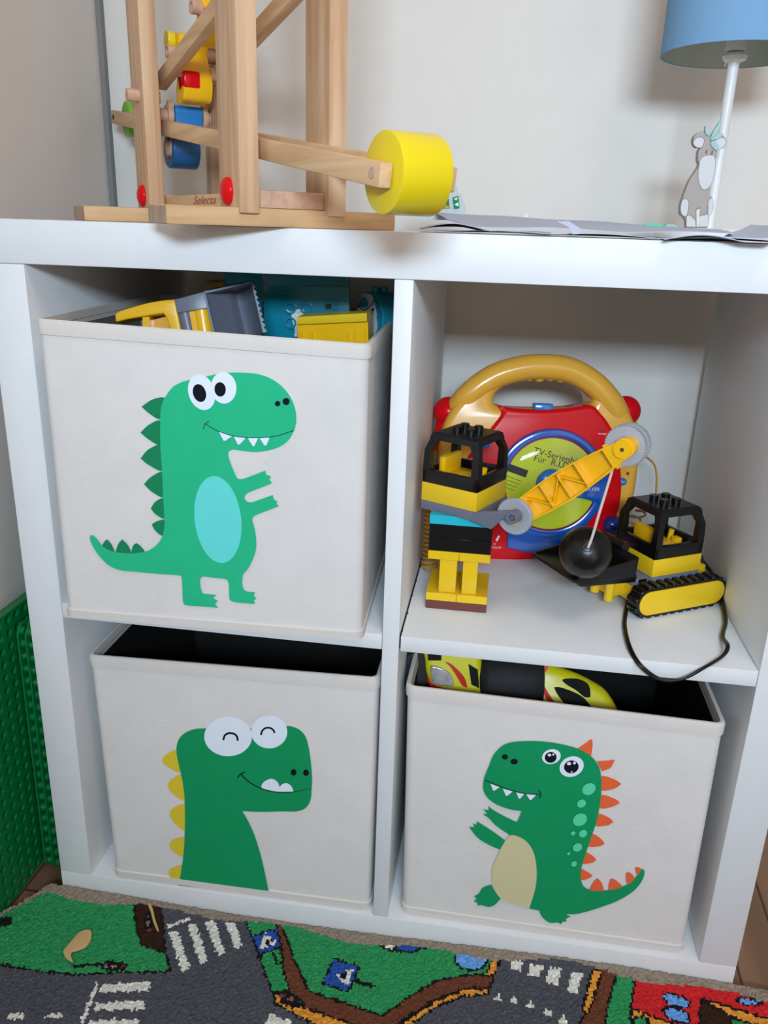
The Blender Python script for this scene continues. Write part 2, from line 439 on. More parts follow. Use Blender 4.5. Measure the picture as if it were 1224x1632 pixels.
z1 = (120, 560, 3.221)
c = 1
d1 = [('p_deep', s) for s in (
 [(463,238),(400,245),(342,283,c),(385,320),(438,347),(470,300)], [(445,358),(385,372),(337,415,c),(385,455),(445,477)],
 [(450,483),(380,500),(338,548,c),(385,585),(455,608)], [(455,622),(395,640),(355,680,c),(400,722),(460,743)],
 [(462,756),(415,768),(390,805,c),(420,838),(465,852)], [(468,866),(425,868),(395,885,c),(415,920),(455,942)],
 [(145,1005),(152,975),(167,962,c),(190,990),(205,1038)], [(215,1038),(222,990),(244,962,c),(275,995),(287,1040)],
 [(295,1040),(300,995),(318,981,c),(340,998),(357,1030)])]
d1 += [('p_green', [(440,345),(443,290),(462,238),(500,185),(545,158),(600,142),(680,126),(740,112),(785,108),(850,107),(930,113),(1000,135),(1060,175),(1105,230),(1130,290),(1137,350),(1125,405),(1095,455),(1045,490),(980,508),(920,514),(860,508),(815,502),(792,510),(788,530),(800,570),(820,620),(835,648),(860,652),(910,635),(978,609,c),(982,630,c),(1008,640,c),(998,655,c),(1013,673,c),(960,695),(900,718),(875,735),(873,755),(890,770),(920,768),(1016,734,c),(1020,755,c),(1040,768,c),(1035,780,c),(1048,792,c),(980,818),(925,840),(911,860),(920,895),(930,950),(930,1010),(915,1060),(890,1110),(865,1140),(860,1170),(862,1205),(875,1225),(900,1230),(926,1232,c),(918,1250,c),(932,1265,c),(918,1275,c),(925,1293,c),(880,1290),(820,1283),(795,1270),(792,1230),(789,1185),(770,1165),(700,1158),(660,1152),(644,1165),(645,1200),(655,1235),(680,1242),(728,1246,c),(710,1262,c),(735,1278,c),(718,1292,c),(737,1313,c),(650,1306),(575,1300),(557,1285),(553,1230),(549,1165),(535,1147),(440,1140),(330,1130),(235,1120),(175,1095),(125,1045),(90,990),(78,950),(90,940),(110,955),(145,997),(190,1022),(245,1032),(310,1033),(375,1020),(420,990),(448,950),(460,900),(460,850),(455,750),(448,600),(440,480)]),
 ('p_aqua!', ell(735, 860, 119, 224, -7)),
 ('p_white!', ell(652, 208, 67, 93, -18)), ('p_white!', ell(765, 185, 65, 81, -5)),
 ('p_black!', ell(641, 212, 33, 47, -18)), ('p_black!', ell(747, 193, 29, 37, -5)),
 ('p_black!', ell(1041, 266, 14, 14)), ('p_black!', ell(1085, 255, 18, 18)),
 ('p_black!', stroke([(672,370),(740,408),(830,434),(930,440),(1030,432),(1125,403)], 3.2)), ('p_black!', stroke([(662,395),(670,370),(690,356)], 3.2)),
 ('p_white!', [(742,410),(765,455),(775,455),(808,433),(775,422)]), ('p_white!', [(818,434),(838,475),(848,474),(878,442),(850,438)]), ('p_white!', [(890,442),(914,483),(923,483),(942,442)]), ('p_white!', [(950,442),(974,480),(985,479),(1001,439)])]
P1 = bin_('cream bin in the upper left cube with a standing green dinosaur grinning', (.0600, -.0295, .3912), (.3560, -.0176, .3912), (.0600, -.0275, .683), (.3562, -.0176, .6785), .292, z1, d1)

z2 = (230, 1110, 4.08)
d2 = [('p_yellow', s) for s in ([(220,350),(150,370),(118,415),(160,455),(235,486)], [(250,515),(180,535),(155,580),(190,630),(268,668)], [(272,706),(200,715),(170,755),(200,820),(272,862)],
 [(272,920),(200,922),(168,955),(190,1000),(262,1035)], [(255,1102),(190,1108),(163,1135),(180,1185),(225,1222),(240,1222)])]
d2 += [('p_green2', [(390,203),(320,210),(260,238),(222,285),(212,350),(225,430),(250,540),(263,640),(267,760),(265,900),(255,1040),(240,1140),(228,1222,c),(815,1283,c),(790,1160),(760,1030),(720,900),(680,810),(640,740,c),(760,745),(900,742),(990,742),(1050,720),(1082,670),(1090,600),(1093,520),(1085,420),(1072,330),(1050,255),(1010,210),(960,190),(928,188),(800,200),(600,205)]),
 ('p_white!', ell(548, 255, 155, 128)), ('p_white!', ell(815, 225, 117, 107)),
 ('p_black!', stroke([(517,278),(525,250),(545,235),(564,233),(588,238),(605,255),(611,283)], 13)), ('p_black!', stroke([(761,245),(768,220),(785,203),(806,197),(828,202),(843,215),(850,232)], 12)),
 ('p_black!', ell(973, 487, 19, 21)), ('p_black!', ell(1054, 489, 19, 21)),
 ('p_black!', stroke([(628,495),(680,545),(760,590),(860,615),(960,615),(1085,592)], 8, taper=.7)), ('p_black!', stroke([(610,523),(630,497),(658,484)], 7)),
 ('p_white', [(765,583),(785,545),(832,528),(870,550),(882,582,c),(905,560),(935,558),(962,580),(972,611,c),(870,611),(810,600)])]
P2 = bin_('cream bin in the lower left cube with green dinosaur neck and yellow spines', (.0655, .0032, .0385), (.3690, .0062, .0385), (.0583, .0062, .3295), (.3706, .0075, .3335), .292, z2, d2, 'lining_shade')

z3 = (720, 1160, 3.6)
d3 = [('p_orange', [(p[0], p[1]) + ((c,) if i in k else ()) for i, p in enumerate(s)]) for s, k in (
 ([(722,115),(770,82),(800,62),(808,90),(798,165)], (0, 4)), ([(832,187),(890,184),(935,178),(910,225),(860,245)], (0, 2, 4)),
 ([(858,275),(930,290),(972,317),(930,345),(855,352)], (2,)), ([(855,382),(930,400),(965,425),(920,448),(850,455)], (2,)), ([(838,490),(900,510),(927,535),(890,555),(822,555)], (2,)),
 ([(805,605),(860,635),(876,662),(840,675),(782,672)], (2,)), ([(765,712),(810,730),(829,752),(800,770),(742,770)], (2,)), ([(738,805),(785,825),(806,842),(785,858),(740,865)], (2,)),
 ([(793,932),(815,875),(838,858),(860,885),(867,935)], (2,)), ([(903,925),(908,870),(922,858),(950,875),(975,908)], (2,)), ([(1008,890),(998,840),(1010,822),(1035,835),(1046,862)], ()), ([(1066,840),(1052,800),(1065,793),(1088,806)], ()))]
d3 += [('p_green2', [(180,320),(190,270),(215,210),(240,150),(290,98),(350,76),(440,70),(530,73),(620,86),(720,112),(790,150),(835,200),(855,260),(858,350),(850,430),(830,530),(800,620),(770,710),(745,790),(740,850),(755,900),(800,925),(870,928),(950,915),(1020,885),(1060,845),(1090,805),(1105,820),(1090,870),(1040,930),(950,985),(830,1030),(720,1060),(660,1063),(680,1075,c),(655,1088,c),(657,1105,c),(635,1105,c),(625,1120,c),(605,1110),(560,1110),(520,1080),(500,1040,c),(443,1030,c),(400,1000),(330,900),(310,760),(320,660),(332,608,c),(260,560),(210,510),(178,490,c),(205,487,c),(180,460,c),(212,468,c),(212,440,c),(235,462),(300,500),(375,535,c),(402,472,c),(330,460),(260,435),(210,400),(185,360)]),
 ('p_green2', [(100,562,c),(130,565,c),(122,542,c),(142,550,c),(147,530,c),(170,545),(240,590),(308,640,c),(280,693,c),(220,668),(150,625)]),
 ('p_green2', [(228,893,c),(180,910),(155,945),(128,960,c),(145,972,c),(128,990,c),(148,995,c),(150,1013,c),(170,1010),(215,1020),(250,1005),(283,970,c),(245,925)]),
 ('p_tan', [(335,610),(400,625),(450,670),(478,740),(487,840),(475,930),(443,1030,c),(380,1010),(300,985),(250,930),(232,870),(235,790),(255,740),(290,670)]),
 ('p_white!', ell(571, 158, 54, 42, -15)), ('p_white!', ell(687, 215, 71, 57, -22)), ('p_black!', ell(567, 162, 34, 31, -10)), ('p_black!', ell(685, 216, 42, 37, -10)),
 ('p_white!', ell(560, 148, 10, 8)), ('p_white!', ell(582, 145, 6, 6)), ('p_white!', ell(672, 197, 12, 9)), ('p_white!', ell(703, 193, 8, 8)), ('p_white!', ell(687, 244, 5, 4)),
 ('p_black!', ell(305, 158, 17, 15)), ('p_black!', ell(358, 185, 21, 16)),
 ('p_black!', stroke([(190,290),(250,315),(330,345),(420,368),(502,372)], 4)), ('p_black!', stroke([(498,347),(510,370),(503,393)], 5)),
 ('p_white!', [(222,310),(238,350),(246,350),(275,330)]), ('p_white!', [(293,338),(311,380),(320,379),(350,354)]), ('p_white!', [(370,360),(384,395),(393,395),(415,369)]), ('p_white!', [(427,370),(448,403),(456,402),(484,374)])]
d3 += [('p_mint!', ell(x, y, a, b_, -30)) for x, y, a, b_ in ((785,340,40,32),(743,423,26,22),(734,515,42,34),(695,593,13,11),(752,594,24,21),(720,673,28,23),(670,708,9,8),(700,767,17,15))]
P3 = bin_('cream bin in the lower right cube with green dinosaur having orange spines', (.4054, .0098, .0385), (.7125, .0090, .0385), (.3994, .0125, .3292), (.7103, .0110, .3268), .292, z3, d3, 'lining_shade')

# ================================================================== play rug
def inpoly(X, Y, poly):
    r = np.zeros(X.shape, bool); n = len(poly); j = n-1
    for i in range(n):
        xi, yi = poly[i]; xj, yj = poly[j]
        cnd = ((yi > Y) != (yj > Y)) & (X < (xj-xi)*(Y-yi)/((yj-yi) or 1e-12)+xi)
        r ^= cnd; j = i
    return r
RZ = .0125; step = .0022
gx = np.arange(-.071, 1.0, step); gy = np.arange(-.44, -.0015, step)
def edge_y(x): return np.where(x < -.012, -.0015-(-.012-x)*1.15, -.0015)
nx, ny = len(gx), len(gy)
cx, cy = np.meshgrid((gx[:-1]+gx[1:])/2, (gy[:-1]+gy[1:])/2, indexing='ij')
rs = np.random.RandomState(3)
jx = cx+rs.normal(0, .0006, cx.shape); jy = cy+rs.normal(0, .0006, cy.shape)
colr = np.zeros(cx.shape+(3,)); GREY = lin((84, 84, 92)); GRN = lin((50, 148, 88)); BLK = lin((30, 26, 28)); BRN = lin((110, 64, 46)); ORG = lin((226, 152, 58)); WHT = lin((226, 224, 214))
BLU = lin((44, 84, 160)); LBL = lin((108, 162, 226)); REDC = lin((206, 42, 44)); DBR = lin((58, 36, 26)); BEI = lin((150, 136, 120))
colr[:] = GREY
def zz(z, pts):
    x0, y0, k = z
    return [tuple(at(x0+p[0]/k, y0+p[1]/k, z=RZ)[:2]) for p in pts]
def paint(z, pts, col, line=0, smooth=0):
    q = zz(z, pts)
    if smooth: q = crv(q, smooth)
    m = inpoly(jx, jy, q)
    if line:
        # dark tufted outline round the shape
        dd = np.full(cx.shape, 9.)
        for i in range(len(q)):
            ax_, ay_ = q[i-1]; bx_, by_ = q[i]; L2 = (bx_-ax_)**2+(by_-ay_)**2+1e-12
            t = np.clip(((jx-ax_)*(bx_-ax_)+(jy-ay_)*(by_-ay_))/L2, 0, 1)
            dd = np.minimum(dd, np.hypot(jx-ax_-t*(bx_-ax_), jy-ay_-t*(by_-ay_)))
        colr[dd < line] = BLK
        m = m & (dd > line*.4)
    colr[m] = col
r1 = (0, 1380, 2.914); r2 = (380, 1400, 2.782); r3 = (780, 1400, 2.757); L1 = .0017
paint(r1, [(-40,240),(60,200),(170,120),(300,60),(500,60),(640,100),(625,240),(640,300),(660,360),(765,400),(790,490),(640,490),(330,503),(150,480),(0,455),(-60,440)], GRN, L1)
paint(r1, [(612,100),(760,120),(750,215),(765,400),(660,365),(640,300)], DBR, L1)
paint(r1, ell(688, 262, 22, 50, 8, 20), BLK); [paint(r1, ell(x, y, 8, 8, 0, 12), k) for x, y, k in ((685,240,(.3,.1,.1)),(688,268,(.2,.16,.12)),(695,296,(.25,.05,.05)))]
for q in ([(785,310),(825,300),(880,475),(845,492)], [(873,275),(910,268),(965,440),(930,455)], [(952,255),(1000,262),(1045,405),(1010,418)], [(1045,265),(1090,268),(1125,370),(1092,385)], [(778,278),(885,240),(888,250),(782,290)],
 [(480,548),(700,540),(695,580),(460,588)], [(450,635),(675,625),(668,665),(430,670)], [(420,718),(650,712),(640,750),(400,760)], [(446,540),(462,540),(385,740),(366,740)], [(35,685),(118,685),(108,710),(28,710)], [(212,687),(290,685),(285,705),(205,710)],
 [(390,800),(620,795),(600,850),(360,860)]): paint(r1, q, WHT)
paint(r1, [(340,456),(470,452),(470,464),(342,472)], BLK); paint(r1, ell(530, 466, 66, 25, 0, 24), BLK)
[paint(r1, ell(x, 466, 11, 9, 0, 12), k) for x, k in ((490,(.2,.2,.18)),(525,(.35,.3,.15)),(568,(.25,.04,.05)))]
paint(r1, [(0,235),(60,240),(50,275),(-20,290)], BLK)
# middle green island with signs
paint(r2, [(20,150),(200,170),(215,240),(240,340),(310,495),(280,565),(240,510),(150,500),(95,350)], GRN, L1)
paint(r2, [(160,512),(280,565),(490,640),(600,690),(430,690),(165,555)], ORG, L1)
paint(r2, [(640,700),(870,545),(1000,495),(1110,488),(1105,512),(1000,520),(880,565),(740,665),(680,720)], ORG, L1)
paint(r2, [(170,190),(200,190),(310,495),(640,605),(760,520),(870,455),(1000,425),(1135,430),(1110,485),(1000,490),(850,545),(700,645),(640,690),(500,640),(280,565),(235,520),(205,420)], BRN, L1)
paint(r2, [(190,190),(560,200),(1160,300),(1130,425),(1000,428),(880,452),(760,520),(640,608),(500,560),(310,495),(250,360)], GRN, L1)
paint(r2, [(1135,350),(1170,350),(1130,432),(1098,430)], ORG, L1)
paint(r2, [(560,270),(600,270),(700,300),(685,325)], WHT, L1); paint(r2, [(690,322),(740,270),(900,300),(760,328)], BLU, L1)
paint(r2, ell(1030, 366, 70, 40, 8, 30), LBL, L1)
paint(r2, [(60,258),(168,225),(188,300),(95,340)], BLU, L1); paint(r2, [(118,240),(168,290),(98,312)], WHT); paint(r2, ell(130, 285, 12, 16, 0, 12), BLK); paint(r2, [(145,330),(160,325),(182,378),(170,385)], BLK)
paint(r2, [(425,358),(535,395),(485,500),(378,465)], BLU, L1); paint(r2, [(425,432),(510,398),(488,478)], WHT); paint(r2, ell(468, 432, 20, 14, 0, 12), BLK); paint(r2, [(515,445),(608,472),(606,486),(515,462)], BLK)
paint(r2, ell(232, 537, 62, 30, 25, 24), BLK); [paint(r2, ell(x, y, 12, 12, 0, 12), k) for x, y, k in ((198,520,(.2,.05,.05)),(232,534,(.3,.12,.08)),(268,547,(.04,.1,.05)))]
paint(r2, [(135,598),(240,635),(220,670),(120,640)], WHT)
# right road and red corner
for q in ([(92,370),(145,375),(135,412),(90,402)], [(180,388),(238,395),(215,438),(165,428)], [(265,405),(320,408),(295,472),(250,460)], [(360,420),(413,428),(380,508),(340,495)],
 [(38,505),(56,535),(20,535)], [(110,512),(127,550),(90,545)], [(183,532),(202,572),(163,558)], [(258,562),(272,607),(233,590)], [(330,597),(342,645),(298,640)]): paint(r3, q, WHT)
paint(r3, [(480,400),(570,410),(540,490),(500,680),(370,680),(430,590)], BRN, L1); paint(r3, [(452,420),(492,420),(435,587),(410,578)], ORG, L1)
paint(r3, [(560,430),(642,440),(630,520),(620,560),(640,680),(495,690),(530,530)], GRN, L1)
paint(r3, [(640,450),(1000,480),(1500,500),(1500,800),(640,800),(620,575)], REDC, L1)
paint(r3, [(628,572),(800,640),(900,700),(760,700),(635,640)], ORG, L1); paint(r3, ell(665, 632, 34, 20, 0, 16), GRN, L1)
paint(r3, [(930,545),(1075,610),(1090,720),(925,720)], DBR, L1); paint(r3, [(1060,600),(1240,660),(1240,740),(1080,740)], GRN, L1)
paint(r3, [(935,535),(970,545),(1240,625),(1240,665),(1070,610)], ORG, L1)
paint(r3, ell(822, 540, 60, 21, 18, 24), LBL, L1); paint(r3, ell(822, 600, 62, 27, 18, 24), LBL, L1); paint(r3, ell(1140, 547, 55, 12, 4, 20), LBL, L1)
# bound rear edge
eg = edge_y(cx)
wig = .010+.004*np.sin(cx*40)+.003*np.sin(cx*17+1)
colr[(cy > eg-wig)] = BEI
colr *= (1+rs.normal(0, .10, cx.shape))[..., None]
V = []; Z = np.zeros((nx, ny))
bump = .5+.5*np.sin(gx*9+2.2)
for i in range(nx):
    for j in range(ny):
        t = max(0, 1+(gy[j])/.05)
        z = RZ + .008*t*t*bump[i]+rs.normal(0, .0006)
        if j in (0,) or i in (0, nx-1): z = .001
        V.append((gx[i], gy[j], z))
ids = lambda i, j: i*ny+j
keep = cy < eg
Fc = []; fc = []
for i in range(nx-1):
    for j in range(ny-1):
        if keep[i, j]: Fc.append((ids(i, j), ids(i+1, j), ids(i+1, j+1), ids(i, j+1))); fc.append(colr[i, j])
# skirt along the far border
o = len(V)
for i in range(nx-1):
    js = [j for j in range(ny-1) if keep[i, j]]
    if not js: continue
    j = js[-1]+1; a, b_ = ids(i, j), ids(i+1, j)
    V += [(V[a][0], V[a][1]+.0008, .0005), (V[b_][0], V[b_][1]+.0008, .0005)]
    Fc.append((a, b_, len(V)-1, len(V)-2)); fc.append(np.array(BEI)*.8)
me = bpy.data.meshes.new('play_rug'); me.from_pydata(V, [], Fc)
ca = me.color_attributes.new('tuft', 'FLOAT_COLOR', 'CORNER')
arr = np.ones((len(Fc)*4, 4), np.float32); arr[:, :3] = np.repeat(np.clip(np.array(fc), 0, 1), 4, axis=0); ca.data.foreach_set('color', arr.ravel())
m = bpy.data.materials.new('tufted_rug'); m.use_nodes = True; nt = m.node_tree; bs = nt.nodes['Principled BSDF']
at_ = nt.nodes.new('ShaderNodeVertexColor'); at_.layer_name = 'tuft'
nz = nt.nodes.new('ShaderNodeTexNoise'); nz.inputs['Scale'].default_value = 900; tcn = nt.nodes.new('ShaderNodeTexCoord'); nt.links.new(tcn.outputs['Object'], nz.inputs[0])
bp = nt.nodes.new('ShaderNodeBump'); bp.inputs['Strength'].default_value = .6; bp.inputs['Distance'].default_value = .002
nt.links.new(nz.outputs[0], bp.inputs['Height']); nt.links.new(bp.outputs[0], bs.inputs['Normal'])
nt.links.new(at_.outputs[0], bs.inputs['Base Color']); bs.inputs['Roughness'].default_value = .95; bs.inputs['Specular IOR Level'].default_value = .1
me.materials.append(m)
rug = bpy.data.objects.new('play_rug', me); C.objects.link(rug); WM['play_rug'] = Matrix()
tag(rug, 'tufted play rug with printed roads, zebra crossings and traffic signs before the shelf', 'rug')

sc = B(); q = zz(r1, [(375,315),(420,308),(425,345),(400,385),(360,402),(335,410),(332,430),(340,455),(310,440),(295,410),(310,385),(345,345)])
sc.slab(crv(q, 4), .0145, .0165, 'biscuit', bev=.0008)
tag(link('wood_scrap', sc), 'small bent tan scrap lying on the green of the rug', 'scrap')
sc = B(); q = zz(r1, [(688,190),(700,188),(712,215),(722,260),(738,308),(730,310),(712,268),(700,222)])
sc.slab(crv(q, 4), .0150, .0168, 'biscuit', bev=.0008)
tag(link('straw_scrap', sc), 'thin curved tan scrap on the brown patch of the rug by the shelf', 'scrap')

# ================================================================== green building plates left of the shelf
def holes_plate(x, y0, z0, n, pitch, lean):
    b = B(); th = .0016; mx = Matrix.Translation((x, y0, z0)) @ Matrix.Rotation(lean, 4, 'Y')
    R_ = pitch*.33
    for i in range(n):
        for j in range(n):
            cy_, cz_ = (i+.5)*pitch, (j+.5)*pitch; h = pitch/2
            O = []; I = []
            for k in range(8):
                a = PI/4*k+PI/8
                I.append((0, cy_+R_*math.cos(a), cz_+R_*math.sin(a)))
                m_ = max(abs(math.cos(a)), abs(math.sin(a))); O.append((0, cy_+h*math.cos(a)/m_, cz_+h*math.sin(a)/m_))
            I2 = [(-.0090, p[1], p[2]) for p in I]
            corners = [(0, cy_+sx*h, cz_+sz*h) for sx, sz in ((1, 1), (-1, 1), (-1, -1), (1, -1))]
            V = O+I+I2+corners; Fc = []
            for k in range(8):
                l = (k+1) % 8; Fc += [(k, l, 8+l, 8+k), (8+k, 8+l, 16+l, 16+k)]
            Fc.append(tuple(range(16, 24)))
            for q_, k in enumerate((0, 2, 4, 6)): Fc.append((k, 24+q_, k+1))
            b.raw(V, Fc, 'plate_green', mx)
    L = n*pitch
    b.box((-.0107, 0, 0), (-.0092, L, L), 'plate_green', mx=mx)
    b.box((-.0100, 0, 0), (-.0002, .0015, L), 'plate_green', mx=mx).box((-.0100, 0, L-.0015), (-.0002, L, L), 'plate_green', mx=mx)
    return b
def studs_plate(x, y0, z0, n, pitch, lean):
    b = B(); mx = Matrix.Translation((x, y0, z0)) @ Matrix.Rotation(lean, 4, 'Y'); L = n*pitch; r = .014
    out = []
    for cx_, cy_, a0 in ((r, r, 180), (L-r, r, 270), (L-r, L-r, 0), (r, L-r, 90)):
        for i in range(7): a = math.radians(a0+15*i); out.append((cx_+r*math.cos(a), cy_+r*math.sin(a)))
    pl = Plane((0, 0, 0), (0, 1, 0), (0, 0, 1))
    b.slab(out, 0, .0022, 'plate_green', mx @ pl.m)
    for i in range(n):
        for j in range(n):
            if i > 7 and j < n-2: continue
            p = Vector((.0022, (i+.5)*pitch, (j+.5)*pitch))
            b.cyl(p, p+Vector((.0045, 0, 0)), .0047, 'plate_green', n=12, mx=mx)
    return b
PI_ = .016
tag(link('building_plate', holes_plate(-.0540, -.052, .001, 22, PI_, .012), angle=30), 'green building plate showing its dimpled underside, leaning by the side wall', 'building plate', 'green building plates left of the shelf')
tag(link('building_plate', studs_plate(-.0445, .036, .001, 21, PI_, .008), angle=30), 'green studded building plate in the middle of the three left of the shelf', 'building plate', 'green building plates left of the shelf')
tag(link('building_plate', studs_plate(-.0330, .034, .001, 21, PI_, .006), angle=30), 'green studded building plate standing closest to the shelf side', 'building plate', 'green building plates left of the shelf')

# ================================================================== building-block helpers
U = .016
def brick(b, x0, y0, z0, nx_, ny_, h, m, studs=True, mx=None):
    g = .0001
    b.box((x0+g, y0+g, z0+g), (x0+nx_*U-g, y0+ny_*U-g, z0+h-g), m, .0005, mx, 1)
    if studs:
        for i in range(nx_):
            for j in range(ny_):
                p = Vector((x0+(i+.5)*U, y0+(j+.5)*U, z0+h)); b.lathe([(.0047, 0), (.0047, .9), (.0043, 1), (.0032, 1), (.0032, .3), (0, .3)], p, p+Vector((0, 0, .0045)), m, 16, mx)
def cab_frame(b, m='black'):
    """open operator cab, 4 x 4 studs, origin at a bottom corner"""
    s = 4*U; h0, h1 = .014, .052; ins = .0055; t = .0052
    def lv(z, k):  # square inset by k
        return [(k, k, z), (s-k, k, z), (s-k, s-k, z), (k, s-k, z)]
    # skirt band
    for (x0, y0, x1, y1) in ((0, 0, s, t), (0, s-t, s, s), (0, 0, t, s), (s-t, 0, s, s)):
        b.box((x0, y0, 0), (x1, y1, h0), m, .001)
    # leaning corner posts
    for cx_, cy_ in ((0, 0), (1, 0), (1, 1), (0, 1)):
        P_ = []
        for z, k, wd in ((h0-.002, 0, .0085), (h0+.02, .0008, .0072), (h1-.010, .0035, .0085), (h1-.002, ins+.002, .012)):
            x = k if cx_ == 0 else s-k-wd; y = k if cy_ == 0 else s-k-wd
            P_ += [(x, y, z), (x+wd, y, z), (x+wd, y+wd, z), (x, y+wd, z)]
        Fc = []
        for q in range(3):
            for i in range(4): j = (i+1) % 4; Fc.append((q*4+i, q*4+j, q*4+4+j, q*4+4+i))
        Fc += [(3, 2, 1, 0), (12, 13, 14, 15)]
        b.raw(P_, Fc, m)
    # roof
    k = ins; V = lv(h1-.0075, k-.0015)+lv(h1-.002, k)+lv(h1, k+.003)
    b.raw(V, [(0, 1, 5, 4), (1, 2, 6, 5), (2, 3, 7, 6), (3, 0, 4, 7), (4, 5, 9, 8), (5, 6, 10, 9), (6, 7, 11, 10), (7, 4, 8, 11), (8, 9, 10, 11), (3, 2, 1, 0)], m)
    for i in (1, 2):
        for j in (1, 2):
            p = Vector(((i+.5)*U, (j+.5)*U, h1)); b.lathe([(.0047, 0), (.0047, .9), (.0043, 1), (0, 1)], p, p+Vector((0, 0, .0055)), m, 16)
def seat(b, m='boom_yellow'):
    b.box((.012, .014, .0), (.046, .050, .008), m, .002); b.box((.010, .014, .0), (.018, .050, .026), m, .003)
    b.box((.046, .020, 0), (.054, .030, .012), m, .002); b.cyl((.05, .036, 0), (.052, .036, .016), .003, m)

# ------------------------------------------------------------------ block crane
cr = thing('toy_crane', 'building-block crane on yellow pillars with black cab, boom and hanging black ball', 'toy crane', (.4412, .1, ZS))
x0, y0 = .4093, .0690
Z = ZS
b = B(); brick(b, x0, y0, Z, 4, 4, .0094, 'brown', False); link('base_plate', b, cr)
for k in range(2):
    b = B(); xx = x0+k*2*U
    brick(b, xx, y0, Z+.0094, 2, 4, .0090, 'brick_yellow', False)
    if k == 0: b.box((xx+.0125, y0+.003, Z+.0184), (xx+.0305, y0+.028, Z+.0560), 'brick_yellow', .001)
    else: b.box((xx+.0045, y0+.003, Z+.0184), (xx+.0200, y0+.028, Z+.0560), 'brick_yellow', .001)
    brick(b, xx, y0, Z+.0560, 2, 2, .0095, 'brick_yellow', False)
    link('pillar', b, cr)
b = B(); brick(b, x0, y0, Z+.0655, 4, 2, .0145, 'black', False); brick(b, x0, y0, Z+.0800, 4, 2, .0145, 'black', False); link('black_brick', b, cr)
b = B(); brick(b, x0, y0, Z+.0945, 4, 2, .0095, 'cyan', False); link('blue_plate', b, cr)
# turned upper structure
Fp = Vector((.4553, .0600, Z+.1040)); th_ = math.atan2(-.028, .057)
ex = Vector((math.cos(th_), math.sin(th_), 0)); ey = Vector((-ex.y, ex.x, 0))
mxU = Matrix.Translation(Fp) @ Matrix.Rotation(th_, 4, 'Z') @ Matrix.Translation((-.064, 0, 0))
b = B(); b.box((0, 0, 0), (.064, .064, .0095), 'grey', .0006, mxU)
# arm to the hinge
arm = [(.050, .0125), (.074, .0105), (.102, .0075), (.106, .0)]
hv = mxU.inverted() @ at(822, 822, y=.044)
b.box((.040, -.0005, -.0005), (.0655, .0045, .0085), 'grey', .0008, mxU)
b.slab([(.060, -.0010), (.060, .0085), (hv.x, hv.z+.0062), (hv.x+.006, hv.z), (hv.x+.002, hv.z-.0062), (hv.x-.012, hv.z-.0050), (.082, -.0040), (.072, -.0025)], -.0022, .0022, 'grey', mxU @ Matrix(((1, 0, 0, 0), (0, 0, -1, .0012), (0, 1, 0, 0), (0, 0, 0, 1))), bev=.0008)
b.lathe([(0, .55), (.0030, .55), (.0035, 0), (.0062, 0), (.0066, .5), (.0066, 1), (0, 1)], (hv.x, -.0062, hv.z), (hv.x, .004, hv.z), 'grey', 28, mxU)
link('swivel_plate', b, cr)
b = B(); b.box((0, 0, .0095), (.064, .064, .0290), 'brick_yellow', .0006, mxU); link('yellow_brick', b, cr)
cabm = mxU @ Matrix.Translation((0, 0, .0290))
b = B(); cab_frame(b); b.v = [(cabm @ Vector(v))[:] for v in b.v]; cabo = link('cab', b, cr, angle=30)
b = B(); seat(b); b.v = [(cabm @ Vector(v))[:] for v in b.v]; link('seat', b, cabo, label='yellow driver seat inside the cab')
# boom: plane through hinge and gear
pv = at(825, 820, y=.057)
bp_ = Plane(pv, ex, (0, 0, 1))
gv = bp_.uv(998, 713); gl = math.hypot(*gv); ga = math.atan2(gv[1], gv[0])
bmx = bp_.m @ Matrix.Rotation(ga, 4, 'Z')     # x along boom, y across, z to the viewer
b = B()
hw0, hw1, hwm = .0105, .0088, .0150
prof = [(0.002, hw0), (.012, .0125), (gl*.45, hwm), (gl*.72, .0125), (gl-.006, hw1)]
out = crv([(x, y) for x, y in prof], 6, False)
cap1 = ell(gl, 0, .0095, hw1, 0, 12, 90, -90); cap0 = ell(0, 0, .0105, hw0, 0, 12, 270, 90)
loop = out+cap1+[(x, -y) for x, y in out[::-1]]+cap0
inner = [(x, y-.0016) for x, y in out if x > .016 and x < gl-.016]; inner = inner+[(x, -y) for x, y in inner[::-1]]
b.slab(loop, -.0075, -.0055, 'boom_yellow', bmx)
b.slab([loop, inner], -.0055, .0035, 'boom_yellow', bmx)
xs = [.016, gl*.30, gl*.46, gl*.62, gl-.016]
for i, x in enumerate(xs): b.box((x-.0007, -.0125, -.006), (x+.0007, .0125, .003), 'boom_yellow', mx=bmx @ Matrix.Rotation(0, 4, 'Z'))
for i in range(3):
    x, x2 = xs[i], xs[i+1]; dlen = math.hypot(x2-x, .02)
    m2 = bmx @ Matrix.Translation(((x+x2)/2, 0, 0)) @ Matrix.Rotation(math.atan2(.02*(1 if i % 2 else -1), x2-x), 4, 'Z')
    b.box((-dlen/2, -.0006, -.006), (dlen/2, .0006, .001), 'boom_yellow', mx=m2)
b.cyl((gl-.002, 0, -.006), (gl-.002, 0, .0062), .0082, 'boom_yellow', mx=bmx)
b.lathe([(.0085, 0), (.0085, 1), (.0065, 1), (.0065, 0)], (0, 0, .002), (0, 0, .008), 'boom_yellow', 24, bmx)
b.cyl((gl-.002, 0, .0062), (gl-.002, 0, .0064), .0019, 'brown', mx=bmx)
link('boom', b, cr)
def gear(b, c0, r, z0, z1, m, teeth=44, mx=None):
    lp = [(c0[0]+(r+(.0007 if i % 2 else -.0006))*math.cos(PI*i/teeth), c0[1]+(r+(.0007 if i % 2 else -.0006))*math.sin(PI*i/teeth)) for i in range(teeth*2)]
    b.slab(lp, z0, z1, m, mx, bev=.0006)
